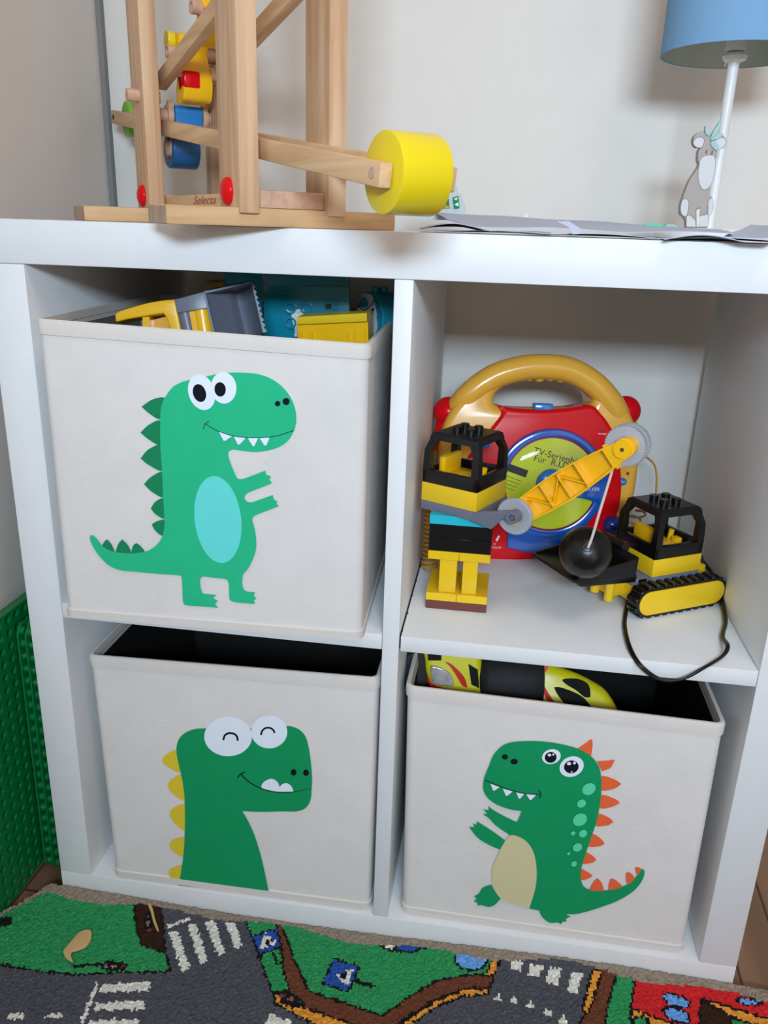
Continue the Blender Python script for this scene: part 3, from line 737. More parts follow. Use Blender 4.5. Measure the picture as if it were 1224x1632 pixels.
b = B(); b.lathe([(0, 0), (.0180, 0), (.0187, .3), (.0187, .7), (.0176, .95), (.0085, .8), (0, .8)], (0, 0, .0036), (0, 0, .0092), 'lgrey', 48, bmx)
for k in range(24):
    a = 2*PI*k/24; b.box((.0085, -.00035, .0080), (.0170, .00035, .0092), 'lgrey', mx=bmx @ Matrix.Rotation(a, 4, 'Z'))
b.lathe([(.0068, 0), (.0082, 0), (.0082, 1), (.0068, 1)], (0, 0, .0080), (0, 0, .0104), 'brick_yellow', 28, bmx)
b.cyl((0, 0, 0.005), (0, 0, .0120), .0012, 'brick_yellow', mx=bmx)
link('winch_wheel', b, cr, label='light grey ribbed winch wheel at the foot of the boom')
for k, (z_, r_, off) in enumerate(((-.0145, .0185, 0), (-.0250, .0185, 0))):
    b = B(); gear(b, (gl-.004, .0015), r_, z_, z_+.007, 'lgrey', mx=bmx)
    if k == 0: b.lathe([(.0105, 0), (.0105, 1), (.0095, 1), (.0095, 0)], (gl-.004, .0015, -.0075), (gl-.004, .0015, -.0065), 'lgrey', 30, bmx); b.cyl((gl-.004, 0, -.026), (gl-.004, 0, -.006), .004, 'lgrey', mx=bmx)
    link('pulley_gear', b, cr, label='light grey toothed gear at the boom tip')
bc = at(933, 880, y=.060); BR = .0258
s0 = bp_.m @ Vector((bp_.uv(969, 752)[0], bp_.uv(969, 752)[1], -.011))
b = B(); b.sphere(bc, BR, 'black', 36)
top = at(937, 872, y=.0345)
b.lathe([(.0045, 0), (.0045, 1), (.0035, 1), (.003, .1)], bc+(top-bc).normalized()*(BR-.003), bc+(top-bc).normalized()*(BR+.0012), 'black', 20)
ballo = link('wrecking_ball', b, cr)
mid = (s0+top)/2+Vector((-.002, -.002, -.001))
b = B(); b.tube([s0+Vector((.001, 0, .02)), s0, s0.lerp(mid, .5)+Vector((.0012, 0, 0)), mid+Vector((.002, 0, 0)), top+Vector((.003, 0, .012)), top+Vector((.0005, .002, -.001))], .0013, 'string', 8, 8)
link('string', b, cr)

# ------------------------------------------------------------------ block digger on tracks
fe = Vector((.642, .110, ZS+.0393)); ang = math.radians(31.3)
mxE = Matrix.Translation(fe) @ Matrix.Rotation(ang, 4, 'Z')
dg = thing('toy_digger', 'building-block digger on yellow and black tracks with black scoop and cab', 'toy digger', Matrix.Translation((fe.x, fe.y, ZS)) @ Matrix.Rotation(ang, 4, 'Z'))
def E_(b): b.v = [(mxE @ Vector(v))[:] for v in b.v]; return b
b = B(); b.box((-.018, .004, -.0285), (.085, .060, -.0100), 'brick_yellow', .001); b.box((-.002, .001, -.0105), (.072, .063, -.0095+.0), 'brick_yellow', .0005)
b.box((-.034, .020, -.026), (-.016, .044, -.010), 'brick_yellow', .001)
b.cyl((-.036, .020, -.029), (-.036, .020, -.006), .0052, 'brick_yellow'); b.cyl((-.036, .044, -.029), (-.036, .044, -.006), .0052, 'brick_yellow')
b.box((.078, .020, -.020), (.094, .044, -.006), 'brick_yellow', .001)
link('chassis', E_(b), dg)
for sgn in (0, 1):
    yb = -.0150 if sgn == 0 else .0645
    pm = Plane((0, yb, -.0393+.0180), (1, 0, 0), (0, 0, 1)).m    # n = -y
    def stad(r, x0_=-.0115, x1_=.0755, n=14):
        return ell(x1_, 0, r, r, 0, n, -90, 90)+ell(x0_, 0, r, r, 0, n, 90, 270)
    b = B(); b.slab(stad(.0158), -.0160, 0, 'black', pm)
    # tread pads round the track
    Ltop = .087; per = 2*Ltop+2*PI*.0158; npad = 26
    for k in range(npad):
        s_ = per*k/npad
        if s_ < Ltop: pos = (-.0115+s_, .0158, 0)
        elif s_ < Ltop+PI*.0158: a = (s_-Ltop)/.0158; pos = (.0755+.0158*math.sin(a), .0158*math.cos(a), -a)
        elif s_ < 2*Ltop+PI*.0158: pos = (.0755-(s_-Ltop-PI*.0158), -.0158, PI)
        else: a = (s_-2*Ltop-PI*.0158)/.0158; pos = (-.0115-.0158*math.sin(a), -.0158*math.cos(a), PI-a)
        m2 = pm @ Matrix.Translation((pos[0], pos[1], 0)) @ Matrix.Rotation(pos[2], 4, 'Z')
        b.box((-.0030, -.001, -.0160), (.0030, .0021, -.0002), 'black', .0007, m2, 1)
    tk = link('track', E_(b), dg)
    b = B(); b.slab(stad(.0133), -.0005, .0014, 'brick_yellow', pm, bev=.0008)
    link('track_cover', E_(b), tk, label='yellow rounded cover on the track side')
b = B(); b.box((0, 0, -.0095), (.064, .064, 0), 'grey', .0005); b.box((-.020, .004, -.0095), (.002, .060, -.001), 'grey', .002)
b.box((-.013, .0035, -.0062), (-.003, .006, -.0022), 'black')
link('swivel_plate', E_(b), dg)
b = B(); b.box((0, 0, 0), (.064, .064, .0192), 'brick_yellow', .0006); link('yellow_brick', E_(b), dg)
mc = mxE @ Matrix.Translation((0, 0, .0192))
b = B(); cab_frame(b); b.v = [(mc @ Vector(v))[:] for v in b.v]; cabo = link('cab', b, dg, angle=30)
b = B(); seat(b); b.v = [(mc @ Vector(v))[:] for v in b.v]; link('seat', b, cabo, label='yellow driver seat inside the cab')
# scoop in front
b = B()
b.box((-.105, -.006, .004), (-.028, .070, .0075), 'black', .001, Matrix.Rotation(math.radians(4), 4, 'Y'))
rr = Matrix.Rotation(math.radians(4), 4, 'Y')
V = [(-.100, -.006, .007), (-.028, -.006, .007), (-.028, -.006, .026), (-.040, -.006, .022), (-.100, -.006, .009)]
for yy in (-.006, .0675):
    b.raw([(x, yy, z) for x, _, z in V]+[(x, yy+.0025, z) for x, _, z in V], [(0, 1, 2, 3, 4), (9, 8, 7, 6, 5)]+[(i, 5+i, 5+(i+1) % 5, (i+1) % 5) for i in range(5)], 'black', rr)
b.box((-.031, -.006, .005), (-.0275, .070, .027), 'black', .001, rr)
b.box((-.090, .000, -.004), (-.020, .064, .0045), 'black', .001, rr)
b.cyl((-.030, .014, .030), (-.030, .050, .030), .0055, 'black', mx=rr)
b.box((-.034, .024, -.0090), (-.010, .040, .006), 'black', .001)
link('scoop', E_(b), dg)

# ================================================================== CD player
zc = (640, 560, 2.914)
yaw = math.radians(8.5); ti = math.radians(9)
ua = Vector((math.cos(yaw), math.sin(yaw), 0)); va = Vector((-math.sin(yaw)*math.sin(ti), math.cos(yaw)*math.sin(ti), math.cos(ti)))
PC = Plane((.4116, .2181, ZS+.001), ua, va)
cdp = thing('cd_player', 'red and yellow toy sing-along CD player leaning in the upper right cube', 'CD player', (.52, .25, ZS))
T_ = lambda pts: PC.tr(pts, zc)
outer = crv(T_([(280,215),(340,155),(400,110),(520,55),(600,37),(665,32),(735,37),(800,55),(910,115),(1000,190),(1060,270),(1090,340),(1103,430),(1107,520),(1100,600),(1085,680),(1060,760),(1030,850),(990,930),(930,958),(800,968),(500,975),(330,975),(240,945),(200,860),(180,780),(170,650),(172,520),(180,430),(200,340),(235,270)]), 6)
hole = crv(T_([(432,240),(438,200),(470,170),(520,146),(600,123),(640,126),(700,118),(745,128),(790,130),(850,165),(882,200),(888,235),(870,252),(780,262),(660,266),(520,262),(450,252)]), 6)
b = B(); b.slab([outer, hole], -.050, .0, 'orange', PC.m, bev=.010)
# round grip bulge along the handle
gpt = T_([(255,300),(300,225),(370,160),(450,112),(560,80),(665,72),(780,85),(880,135),(955,205),(1015,290),(1045,370)])
b.tube([PC.m @ Vector((p[0], p[1], -.010-(.022 if i in (0, len(gpt)-1) else .004 if i in (1, len(gpt)-2) else 0))) for i, p in enumerate(gpt)], .0150, 'orange', 20, 6)
for p in T_([(600,118),(650,122),(700,118),(750,124)]): b.sphere(PC.m @ Vector((p[0], p[1]+.001, -.012)), .007, 'orange', 14)
link('handle_shell', b, cdp, label='yellow outer shell with arched carrying handle')
red = crv(T_([(450,252),(520,264),(660,270),(780,262),(880,250),(925,290),(960,335),(985,385),(1003,460),(1015,550),(1018,640),(1008,720),(985,800),(975,880),(900,940),(800,962),(620,960),(500,978),(400,978),(280,965),(230,900),(235,800),(240,700),(260,600),(300,500),(350,440),(410,360),(462,290)]), 6)
b = B(); b.slab(red, -.046, .0060, 'red', PC.m, bev=.005)
b.slab([p[:2] for p in T_([(190,985),(1000,985),(1000,940),(190,940)])], -.050, -.004, 'red', PC.m)
mt = PC.m
def ptxt(b, s_, x, y, size, m, z=.0063, rot=0, **k):
    u_, v_ = PC.uv(640+x/2.914, 560+y/2.914)
    b.text(s_, size, m, mt @ Matrix.Translation((u_, v_, 0)) @ Matrix.Rotation(math.radians(rot), 4, 'Z'), z=z, **k)
ptxt(b, 'POWER', 926, 382, .0028, 'label')
ptxt(b, 'IT', 424, 890, .0032, 'label', align='LEFT'); ptxt(b, 'VOLUME', 437, 906, .0030, 'label')
b.flat([p[:2] for p in T_([(433,872),(441,878),(454,852),(446,850)])], .0063, 'label', mt)
link('front_panel', b, cdp, label='glossy red front')
cu_, cv_ = PC.uv(640+688/2.914, 560+612/2.914); R0 = (PC.uv(640+688/2.914, 560+355/2.914)[1]-cv_)
mC = PC.m @ Matrix.Translation((cu_, cv_, 0))
b = B(); b.lathe([(R0*1.0, 0), (R0*1.0, .45), (R0*.975, .85), (R0*.91, 1), (R0*.85, .85), (R0*.84, .3), (0, .3)], (0, 0, .003), (0, 0, .0115), 'blue', 72, mC)
# blue lower apron and name band
b.slab([p[:2] for p in T_([(488,800),(484,905),(560,925),(660,932),(760,928),(850,900),(850,800),(700,850)])], .003, .0090, 'blue', PC.m, bev=.002)
b.slab(crv(T_([(700,690),(760,640),(860,585),(940,560),(940,640),(920,700),(850,680),(780,670)]), 4), .006, .0125, 'blue', PC.m, bev=.001)
ptxt(b, 'SING-ALONG CD PLAYER', 908, 634, .0060, 'label', z=.0127, rot=1, align='RIGHT')
link('disc_ring', b, cdp, label='blue ring with white lettering round the disc')
b = B(); Rd = R0*.825
b.lathe([(Rd, 0), (Rd, 1), (Rd*.33, 1), (Rd*.33, 0)], (0, 0, .0058), (0, 0, .0072), 'cd', 80, mC)
def txt_cd(s_, x, y, size, rot): ptxt(b, s_, x, y, size, 'ink', z=.0074, rot=rot)
txt_cd('TV-Serienhits', 722, 487, .0112, -13); txt_cd('Für  R.I.D', 690, 512, .0110, -12)
u_, v_ = PC.uv(640+533/2.914, 560+550/2.914); bx = PC.m @ Matrix.Translation((u_, v_, 0)) @ Matrix.Rotation(math.radians(-18), 4, 'Z')
b.flat([(-.0125, -.0045), (.0125, -.0045), (.0125, .0045), (-.0125, .0045)], .0073, 'ink', bx)
for k in range(9): b.flat([(-.012, -.0085-k*.0022), (.010-.0006*k, -.0085-k*.0022), (.010-.0006*k, -.0079-k*.0022), (-.012, -.0079-k*.0022)], .0073, 'ink' if k % 2 else 'cd', bx)
cdo = link('compact_disc', b, cdp, label='yellow-green disc with handwritten title')
b = B(); b.lathe([(Rd*.325, 0), (Rd*.325, .5), (Rd*.25, 1), (0, 1.1)], (0, 0, .0058), (0, 0, .0118), 'lblue', 40, mC)
link('disc_hub', b, cdp)
gm = bpy.data.materials.new('clear_lid'); gm.use_nodes = True; nt = gm.node_tree; nt.nodes.remove(nt.nodes['Principled BSDF'])
tr_ = nt.nodes.new('ShaderNodeBsdfTransparent'); gs = nt.nodes.new('ShaderNodeBsdfGlossy'); gs.inputs['Roughness'].default_value = .03; mxn = nt.nodes.new('ShaderNodeMixShader'); fr = nt.nodes.new('ShaderNodeFresnel'); fr.inputs[0].default_value = 1.22
nt.links.new(fr.outputs[0], mxn.inputs[0]); nt.links.new(tr_.outputs[0], mxn.inputs[1]); nt.links.new(gs.outputs[0], mxn.inputs[2]); nt.links.new(mxn.outputs[0], nt.nodes['Material Output'].inputs[0])
M['lid'] = gm
b = B(); b.lathe([(R0*.90, 0), (R0*.86, .25), (R0*.6, .7), (R0*.3, .93), (0, 1)], (0, 0, .0108), (0, 0, .0170), 'lid', 64, mC)
link('clear_lid', b, cdp, label='clear domed disc lid')
def button(x, y, rx, ry, m, h=.004, z=.005, label=None):
    b = B(); p0 = PC.uv(640+x/2.914, 560+y/2.914); sx = rx/2.914*.00058*1.05; sy = ry/2.914*.00058*1.05
    b.sphere((0, 0, 0), 1, m, 24, PC.m @ Matrix.Translation((p0[0], p0[1], z)) @ Matrix.Diagonal((sx, sy, h, 1)))
    return b
link('button', button(970, 800, 55, 54, 'navy', .010, .007), cdp, label='large round dark blue button')
link('button', button(385, 430, 30, 24, 'lblue', .005, .005), cdp)
b = button(1020, 605, 33, 24, 'lblue', .003, .0); ptxt(b, 'REPEAT', 1020, 606, .0026, 'label', z=.0032); link('button', b, cdp, label='small oval blue button')
b = B(); p0 = PC.uv(640+660/2.914, 560+262/2.914); b.box((-.0115, -.005, -.016), (.0115, .005, .0015), 'lblue', .002, PC.m @ Matrix.Translation((p0[0], p0[1], 0))); link('button', b, cdp, label='blue button under the handle opening')
b = button(925, 360, 10, 10, 'brown', .001, .006); link('indicator_lamp', b, cdp)
b = button(1050, 567, 9, 9, 'brown', .001, .0005); link('indicator_lamp', b, cdp)
b = B(); u_, v_ = PC.uv(640+970/2.914, 560+800/2.914); b.lathe([(.0125, 0), (.0125, 1), (.0115, 1), (.0115, 0)], (u_, v_, .004), (u_, v_, .0075), 'red', 30, PC.m); link('button_collar', b, cdp)

# microphones clipped to both sides of the player
for k, (x, y, xe, ye, lab) in enumerate(((228, 287, 178, 470, 'red toy microphone with coiled cord on the left side of the CD player'), (1058, 282, 1108, 470, 'red toy microphone with coiled cord on the right side of the CD player'))):
    p = PC.m @ Vector((*PC.uv(640+x/2.914, 560+y/2.914), -.030)); q_ = PC.m @ Vector((*PC.uv(640+xe/2.914, 560+ye/2.914), -.034))
    if k: p = p+Vector((.004, 0, 0))
    mic = thing('toy_microphone', lab, 'microphone', q_, 'red microphones of the CD player')
    link('mic_head', B().sphere(p, .0185, 'red', 28), mic)
    link('mic_grip', B().lathe([(.0125, 0), (.0115, .3), (.009, 1), (0, 1)], p, q_, 'red' if k == 0 else 'orange', 20), mic)
    H_ = []
    if k == 0:
        base = at(684, 905, y=.175); topc = at(690, 800, y=.19); n_t = 15; rr_ = .0085
    else:
        base = at(1003, 838, y=.285); topc = at(1035, 800, y=.315); n_t = 4; rr_ = .0075
    for i in range(n_t*10+1):
        t = i/(n_t*10); a = 2*PI*n_t*t; c0 = base.lerp(topc, t)
        H_.append(c0+Vector((rr_*math.cos(a), rr_*math.sin(a), 0)))
    if k == 0:
        for i in range(61):
            t = i/60; a = 2*PI*4*t; H_.insert(0, base+Vector((.004+.014*t*.5+.011*math.cos(a), .010*math.sin(a)-.012*t, -.012*(1-(1-t)**2)+.002)))
    b = B(); b.tube(H_, .0014, 'cord', 6, 2); b.tube([H_[-1], topc+Vector((-.006 if k == 0 else .006, .03, .04)), q_], .0014, 'cord', 6, 6)
    link('coiled_cord', b, mic, label='coiled amber cord')

# ================================================================== black power cord over the shelf edge
pts = [(.700, .262, ZS+.003), (.716, .232, ZS+.022), at(1120, 897, y=.205), at(1140, 925, y=.175), at(1150, 960, z=ZS+.006), at(1155, 990, z=ZS+.003), at(1150, 1015, z=ZS+.003), at(1158, 1030, z=ZS+.0085), at(1150, 1046, z=ZS+.0035),
       at(1120, 1065, y=-.004), at(1085, 1083, y=-.009), at(1050, 1083, y=-.010), at(1020, 1062, y=-.0065), at(1003, 1035, z=ZS+.003), at(994, 1000, z=ZS+.002), at(996, 975, z=ZS+.002), at(1003, 945, z=ZS+.002), (.640, .185, ZS+.002)]
b = B(); b.tube(pts, .0013, 'black', 8, 8, flat=1.0)
off = [Vector(p)+Vector((.0020, .0007, .0005)) for p in pts]; b.tube(off, .0013, 'black', 8, 8)
tag(link('power_cord', b), 'black twin power cord looping down over the shelf edge by the digger', 'power cord')

# ================================================================== toys in the upper left bin
def pl(y, yawd=0, o=(0, 0), tilt=0):
    a = math.radians(yawd); t = math.radians(tilt)
    u_ = Vector((math.cos(a), math.sin(a), 0)); v_ = Vector((-math.sin(a)*math.sin(t), math.cos(a)*math.sin(t), math.cos(t)))
    return Plane((o[0], y, .68), u_, v_)
z7 = (170, 420, 4.533)
LP = pl(.060, 8, (.20, 0), 12)
L7 = lambda pts: LP.tr(pts, z7)
ld = thing('toy_loader', 'yellow toy loader with grey bucket lying on top in the upper left bin', 'toy loader', (.20, .06, .60))
b = B(); b.slab(crv(L7([(60,375),(66,358,),(130,330),(300,283),(420,264),(492,258,c),(530,450,c),(560,600,c),(480,600,c),(452,450,c),(432,395),(408,360,c),(290,378),(150,402),(72,420),(62,400)]), 5), -.022, 0, 'boom_yellow', LP.m, bev=.0015)
b.slab([p[:2] for p in L7([(250,385),(300,380),(300,560),(250,560)])], -.018, -.004, 'boom_yellow', LP.m)
b.slab([p[:2] for p in L7([(300,400),(420,370),(445,560),(300,560)])], -.020, -.012, 'orange', LP.m)
link('lift_arm', b, ld)
b = B(); b.slab([p[:2] for p in L7([(488,262),(706,203),(738,322),(514,360)])], -.024, .0012, 'grey', LP.m, bev=.0008)
b.cyl(LP.m @ Vector((*L7([(552,345)])[0][:2], -.008)), LP.m @ Vector((*L7([(590,520)])[0][:2], -.008)), .0072, 'grey')
link('bracket', b, ld)
b = B(); b.cyl(LP.m @ Vector((*L7([(672,325)])[0][:2], -.010)), LP.m @ Vector((*L7([(705,540)])[0][:2], -.010)), .0098, 'boom_yellow')
b.slab([p[:2] for p in L7([(592,345),(640,340),(672,520),(625,520)])], -.014, -.002, 'boom_yellow', LP.m)
link('piston', b, ld)
# bucket: curved inner shell, side wall, toothed lip
b = B()
q0 = [Vector(p[:2]) for p in L7([(706,203),(772,500)])]; q1 = [Vector(p[:2]) for p in L7([(1045,130),(1148,500)])]
n_ = 14; V = []
for layer in (0, .0015):
    for i in range(n_+1):
        t = i/n_; dep = -.040*math.sin(PI*min(t*1.15, 1)*.5+0)*1.0 if t < .5 else -.040*math.cos((t-.5)/.5*PI/2)**.8 if t < .999 else 0
        for e in range(2):
            p = q0[e].lerp(q1[e], t); V.append((p.x, p.y, dep-layer))
Fc = []
for i in range(n_): Fc += [(i*2, i*2+1, i*2+3, i*2+2), (2*(n_+1)+i*2, 2*(n_+1)+i*2+2, 2*(n_+1)+i*2+3, 2*(n_+1)+i*2+1)]
b.raw(V, Fc, 'grey', LP.m)
# top wall and near frame
tw = [V[i*2] for i in range(n_+1)]; b.raw([Vector(v) for v in tw]+[Vector((v[0]+.0004, v[1]+.0015, v[2])) for v in tw], [tuple(range(n_+1)), tuple(range(n_+1, 2*n_+2))[::-1]]+[(i, i+n_+1, i+n_+2, i+1) for i in range(n_)], 'grey', LP.m)
b.slab([p[:2] for p in L7([(700,206),(716,202),(786,500),(770,500)])], -.040, .002, 'grey', LP.m)
b.slab([p[:2] for p in L7([(704,206),(1048,128),(1052,142),(708,220)])], -.010, .002, 'grey', LP.m)
lip = []
for i in range(9):
    y_ = 150+i*40; x_ = 1058+i*10.5
    lip += [(x_, y_), (x_+12, y_+8), (x_+16, y_+24), (x_+4, y_+30)]
b.slab([p[:2] for p in L7([(1045,130)]+lip+[(1146,500),(1130,500)])], -.003, .0015, 'grey', LP.m)
link('bucket', b, ld, label='grey toothed bucket')
pw = LP.m @ Vector((*L7([(640,290)])[0][:2], -.052))
b = B(); b.lathe([(0, 0), (.010, 0), (.0165, .1), (.021, .4), (.021, .8), (.017, 1), (.008, .9), (0, .9)], pw+Vector((0, .0, -.010)), pw+Vector((.002, .012, .006)), 'rubber', 32)
b.cyl(pw+Vector((0, -.001, -.002)), pw+Vector((.0015, .012, .0085)), .004, 'lgrey')
link('wheel', b, ld, label='black tyre with grey hub')

z8 = (330, 420, 3.709)
TP = pl(.150, 3, (.25, 0), 0)
T8 = lambda pts: TP.tr(pts, z8)
tu = thing('toy_wagon', 'turquoise block wagon body standing on its side in the upper left bin', 'toy wagon', (.24, .19, .6))
b = B(); b.slab([p[:2] for p in T8([(335,40),(842,40),(842,620),(335,620)])], -.004, 0, 'teal', TP.m, bev=.0006)
b.slab([p[:2] for p in T8([(380,150),(842,150),(842,135),(380,135)])], 0, .006, 'teal', TP.m)
for (x, y, r_) in ((495, 262, 26), (587, 262, 26), (497, 350, 26)):
    u_, v_ = T8([(x, y)])[0][:2]; rr_ = .0062
    b.lathe([(rr_, 0), (rr_, 1), (rr_*.72, 1), (rr_*.72, 0)], (u_, v_, 0), (u_, v_, .004), 'teal', 24, TP.m)
fr_ = T8([(692,205),(775,205),(775,275),(692,275)]); b.slab([p[:2] for p in fr_], 0, .0012, 'teal', TP.m); b.flat([p[:2] for p in T8([(700,236),(736,236),(736,268),(700,268)])], .0014, 'black', TP.m)
link('back_panel', b, tu)
b = B(); a0 = TP.m @ Vector((*T8([(335,40)])[0][:2], 0)); a1 = TP.m @ Vector((*T8([(335,620)])[0][:2], 0))
SP = Plane(a1, Vector((-.75, -.66, 0)), (0, 0, 1)); wd = .040; hh = a0.z-a1.z
nrm = SP.m.to_3x3() @ Vector((0, 0, 1))
SP = Plane(a1-Vector((.75, .66, 0)).normalized()*wd, Vector((.75, .66, 0)), (0, 0, 1))
b.box((0, 0, -.004), (wd, hh, 0), 'teal', .0006, SP.m)
for j in range(4): b.lathe([(.0058, 0), (.0058, 1), (.0042, 1), (.0042, 0)], (.012, hh-.03-j*.016, 0), (.012, hh-.03-j*.016, .003), 'teal', 20, SP.m)
link('side_panel', b, tu)
b = B(); wl = crv(T8([(458,272),(470,268),(500,285),(540,268),(570,275),(585,300),(700,302),(800,300),(800,330),(600,322),(560,340),(540,390),(535,430),(518,425),(522,395),(505,330),(500,300),(475,280)]), 4)
b.slab(wl, .0002, .0022, 'white', TP.m)
u_, v_ = T8([(543, 303)])[0][:2]; b.lathe([(.0040, 0), (.0040, 1), (.0026, 1), (.0026, 0)], (u_, v_, .002), (u_, v_, .004), 'white', 20, TP.m)
link('white_bracket', b, tu, label='white moulded bracket on the turquoise panel')

YP = pl(.105, 0, (.30, 0), 0)
Y8 = lambda pts: [p[:2] for p in YP.tr(pts, z8)]
b = B(); b.slab(Y8([(537,313),(948,290),(950,342),(537,360)]), -.030, .004, 'brick_yellow', YP.m, bev=.001)
b.slab(Y8([(537,355),(950,336),(960,620),(537,620)]), -.030, 0, 'boom_yellow', YP.m)
for x in (562, 622, 835, 874, 935): b.slab(Y8([(x-5, 400 if x < 850 else 388), (x+5, 400 if x < 850 else 388), (x+6, 600), (x-6, 600)]), 0, .003, 'boom_yellow', YP.m)
tag(link('toy_tray', b), 'yellow plastic toy tray standing between the grey bucket and the turquoise engine', 'toy tray')

en = thing('toy_engine', 'round turquoise toy engine with white face sticker at the bin right side', 'toy engine', (.33, .12, .6))
M['engine_teal'] = mat('engine_teal', (26, 152, 180), .25)
e0 = at(330+952/3.709, 420+322/3.709, y=.175); e1 = e0+Vector((.0225, .0220, -.001)); b = B()
b.lathe([(0, 0), (.0260, 0), (.0275, .04), (.0275, 1), (0, 1)], e0, e1, 'engine_teal', 40)
link('boiler', b, en)
ed = (e1-e0).normalized(); upv = Vector((0, 0, 1))
for k in (.3, .62):
    p = e0.lerp(e1, k)+upv*.0265; b = B(); b.lathe([(.0047, 0), (.0047, 1), (.003, 1), (.003, .3), (0, .3)], p, p+upv*.006, 'engine_teal', 18); link('stud', b, en)
FPn = Plane(e0-ed*.0006, Vector((0, 0, 1)).cross(-ed)*1, (0, 0, 1))
b = B(); b.flat(crv([(-.020,.013),(-.012,.0235),(0,.0255),(.010,.022),(.018,.004),(.019,-.012),(.008,-.018),(-.010,-.006)]), .0004, 'p_white', FPn.m)
b.flat(crv([(-.016,.013),(-.010,.021),(-.002,.020),(.002,.013),(-.006,.010)]), .0007, 'cyan', FPn.m)
b.flat(stroke([(-.018,.011),(-.006,.008),(.006,.013),(.012,.020)], .0012), .0009, 'ink', FPn.m)
b.flat([(-.002,.007),(.013,.012),(.009,-.001)], .0009, 'ink', FPn.m); b.flat(ell(.006, -.004, .0035, .0035), .0009, 'paint_dblue', FPn.m)
b.flat(stroke([(-.010,-.006),(.008,-.018),(.019,-.012),(.018,.004)], .0010), .0009, 'ink', FPn.m)
link('face_sticker', b, en, label='white and blue sticker on the round end')
p = at(345, 452, y=.235); b = B(); b.box((p.x-.016, p.y, .60), (p.x+.022, p.y+.03, p.z+.003), 'orange', .006)
tag(link('toy_block', b), 'brownish orange toy block at the very back of the upper left bin', 'toy block')
# grey fabric partition at the left inside of the bin
b = B(); b.box((.076, .150, .60), (.079, .154, .679), 'lining', .001)
tag(link('lining_strip', b), 'pale seam strip standing up at the left inside of the upper left bin', 'fabric strip')

# ================================================================== toy cars in the lower right bin
zk = (640, 1020, 3.308)
CP = Plane((.41, .050, .28), Vector((math.cos(.10), math.sin(.10), 0)), (0, math.sin(.35), math.cos(.35)))
K = lambda pts: CP.tr(pts, zk); K2 = lambda pts: [p[:2] for p in K(pts)]
ca_ = thing('toy_car', 'yellow toy race car with clear headlight and red flash at the bin left', 'toy car', (.44, .06, .20), 'yellow toy race cars in the lower right bin')
b = B(); b.slab(crv(K([(122,20),(125,120),(128,170),(150,235),(200,330),(300,420),(430,430),(440,300),(428,180),(425,90),(415,20),(260,0)]), 6), -.055, 0, 'car_yellow', CP.m, bev=.008)
link('car_body', b, ca_)
b = B(); b.flat(K2([(134,20),(212,20),(210,108),(140,108)]), .0004, 'window_black', CP.m); link('air_vent', b, ca_, label='black vent panel')
b = B(); b.flat(K2([(352,125),(402,155),(410,255),(368,235)]), .0004, 'window_black', CP.m); link('air_vent', b, ca_, label='black slanted vent panel')
b = B(); b.slab(crv(K([(152,140),(175,133),(225,150),(262,185),(275,235),(235,242),(175,232),(158,200)]), 5), -.001, .0030, 'glassy', CP.m, bev=.002); link('headlight', b, ca_, label='clear silvery headlight')
b = B(); b.flat(crv(K([(225,112,c),(260,125),(305,165),(335,205),(348,250,c),(320,240),(290,190),(255,140)]), 5), .0005, 'car_red', CP.m)
b.flat(crv(K([(134,195,c),(150,205),(165,232),(230,255),(295,270,c),(290,330),(200,300),(150,240)]), 5), .0005, 'car_red', CP.m)
link('red_flash', b, ca_)
b = B(); wc = CP.m @ Vector((*K2([(88,170)])[0], -.030)); b.lathe([(0, 0), (.010, 0), (.018, .05), (.024, .2), (.024, .8), (.018, 1), (0, 1)], wc-CP.n*.012+Vector((-.001, 0, 0)), wc+CP.n*.016+Vector((-.001, 0, 0)), 'rubber', 32)
link('wheel', b, ca_)
b = B(); wc = CP.m @ Vector((*K2([(575,230)])[0], -.026)); wd_ = CP.a
b.lathe([(0, 0), (.020, 0), (.028, .06), (.033, .2), (.033, .8), (.028, 1), (0, 1)], wc-wd_*.036, wc+wd_*.036, 'rubber', 36)
link('wheel', b, ca_, label='broad black rear tyre')
CB = Plane((.55, .070, .28), Vector((math.cos(.15), math.sin(.15), 0)), (0, math.sin(.45), math.cos(.45)))
K = lambda pts: CB.tr(pts, zk); K2 = lambda pts: [p[:2] for p in K(pts)]
cb_ = thing('toy_car', 'yellow toy race car with black windows beside the broad black tyre', 'toy car', (.56, .09, .20), 'yellow toy race cars in the lower right bin')
b = B(); b.slab(crv(K([(712,110),(712,300),(730,420),(900,460),(1150,460),(1152,380),(1125,320),(1080,260),(1010,215),(930,175),(830,140),(760,120)]), 6), -.055, 0, 'car_yellow', CB.m, bev=.010)
link('car_body', b, cb_)
b = B(); b.slab(crv(K([(848,212),(870,203),(930,205),(975,225),(992,255),(995,300,c),(965,300),(920,265),(870,235)]), 5), -.001, .0012, 'window_black', CB.m)
b.slab(crv(K([(803,248,c),(840,250),(910,275),(960,305),(1000,352,c),(1000,380),(880,370),(850,325),(820,285)]), 5), -.001, .0012, 'window_black', CB.m)
link('window', b, cb_, label='black car windows')
b = B(); b.flat(crv(K([(725,120,c),(770,130),(765,160),(742,180),(745,225),(780,290),(810,330,c),(775,330),(745,270),(728,210)]), 5), .0008, 'car_red', CB.m); link('red_flash', b, cb_)
b = B(); wc = CB.m @ Vector((*K2([(1060,420)])[0], -.035)); b.lathe([(0, 0), (.015, 0), (.022, .3), (.022, .8), (0, 1)], wc-CB.n*.02, wc+CB.n*.01, 'rubber', 28); link('wheel', b, cb_)

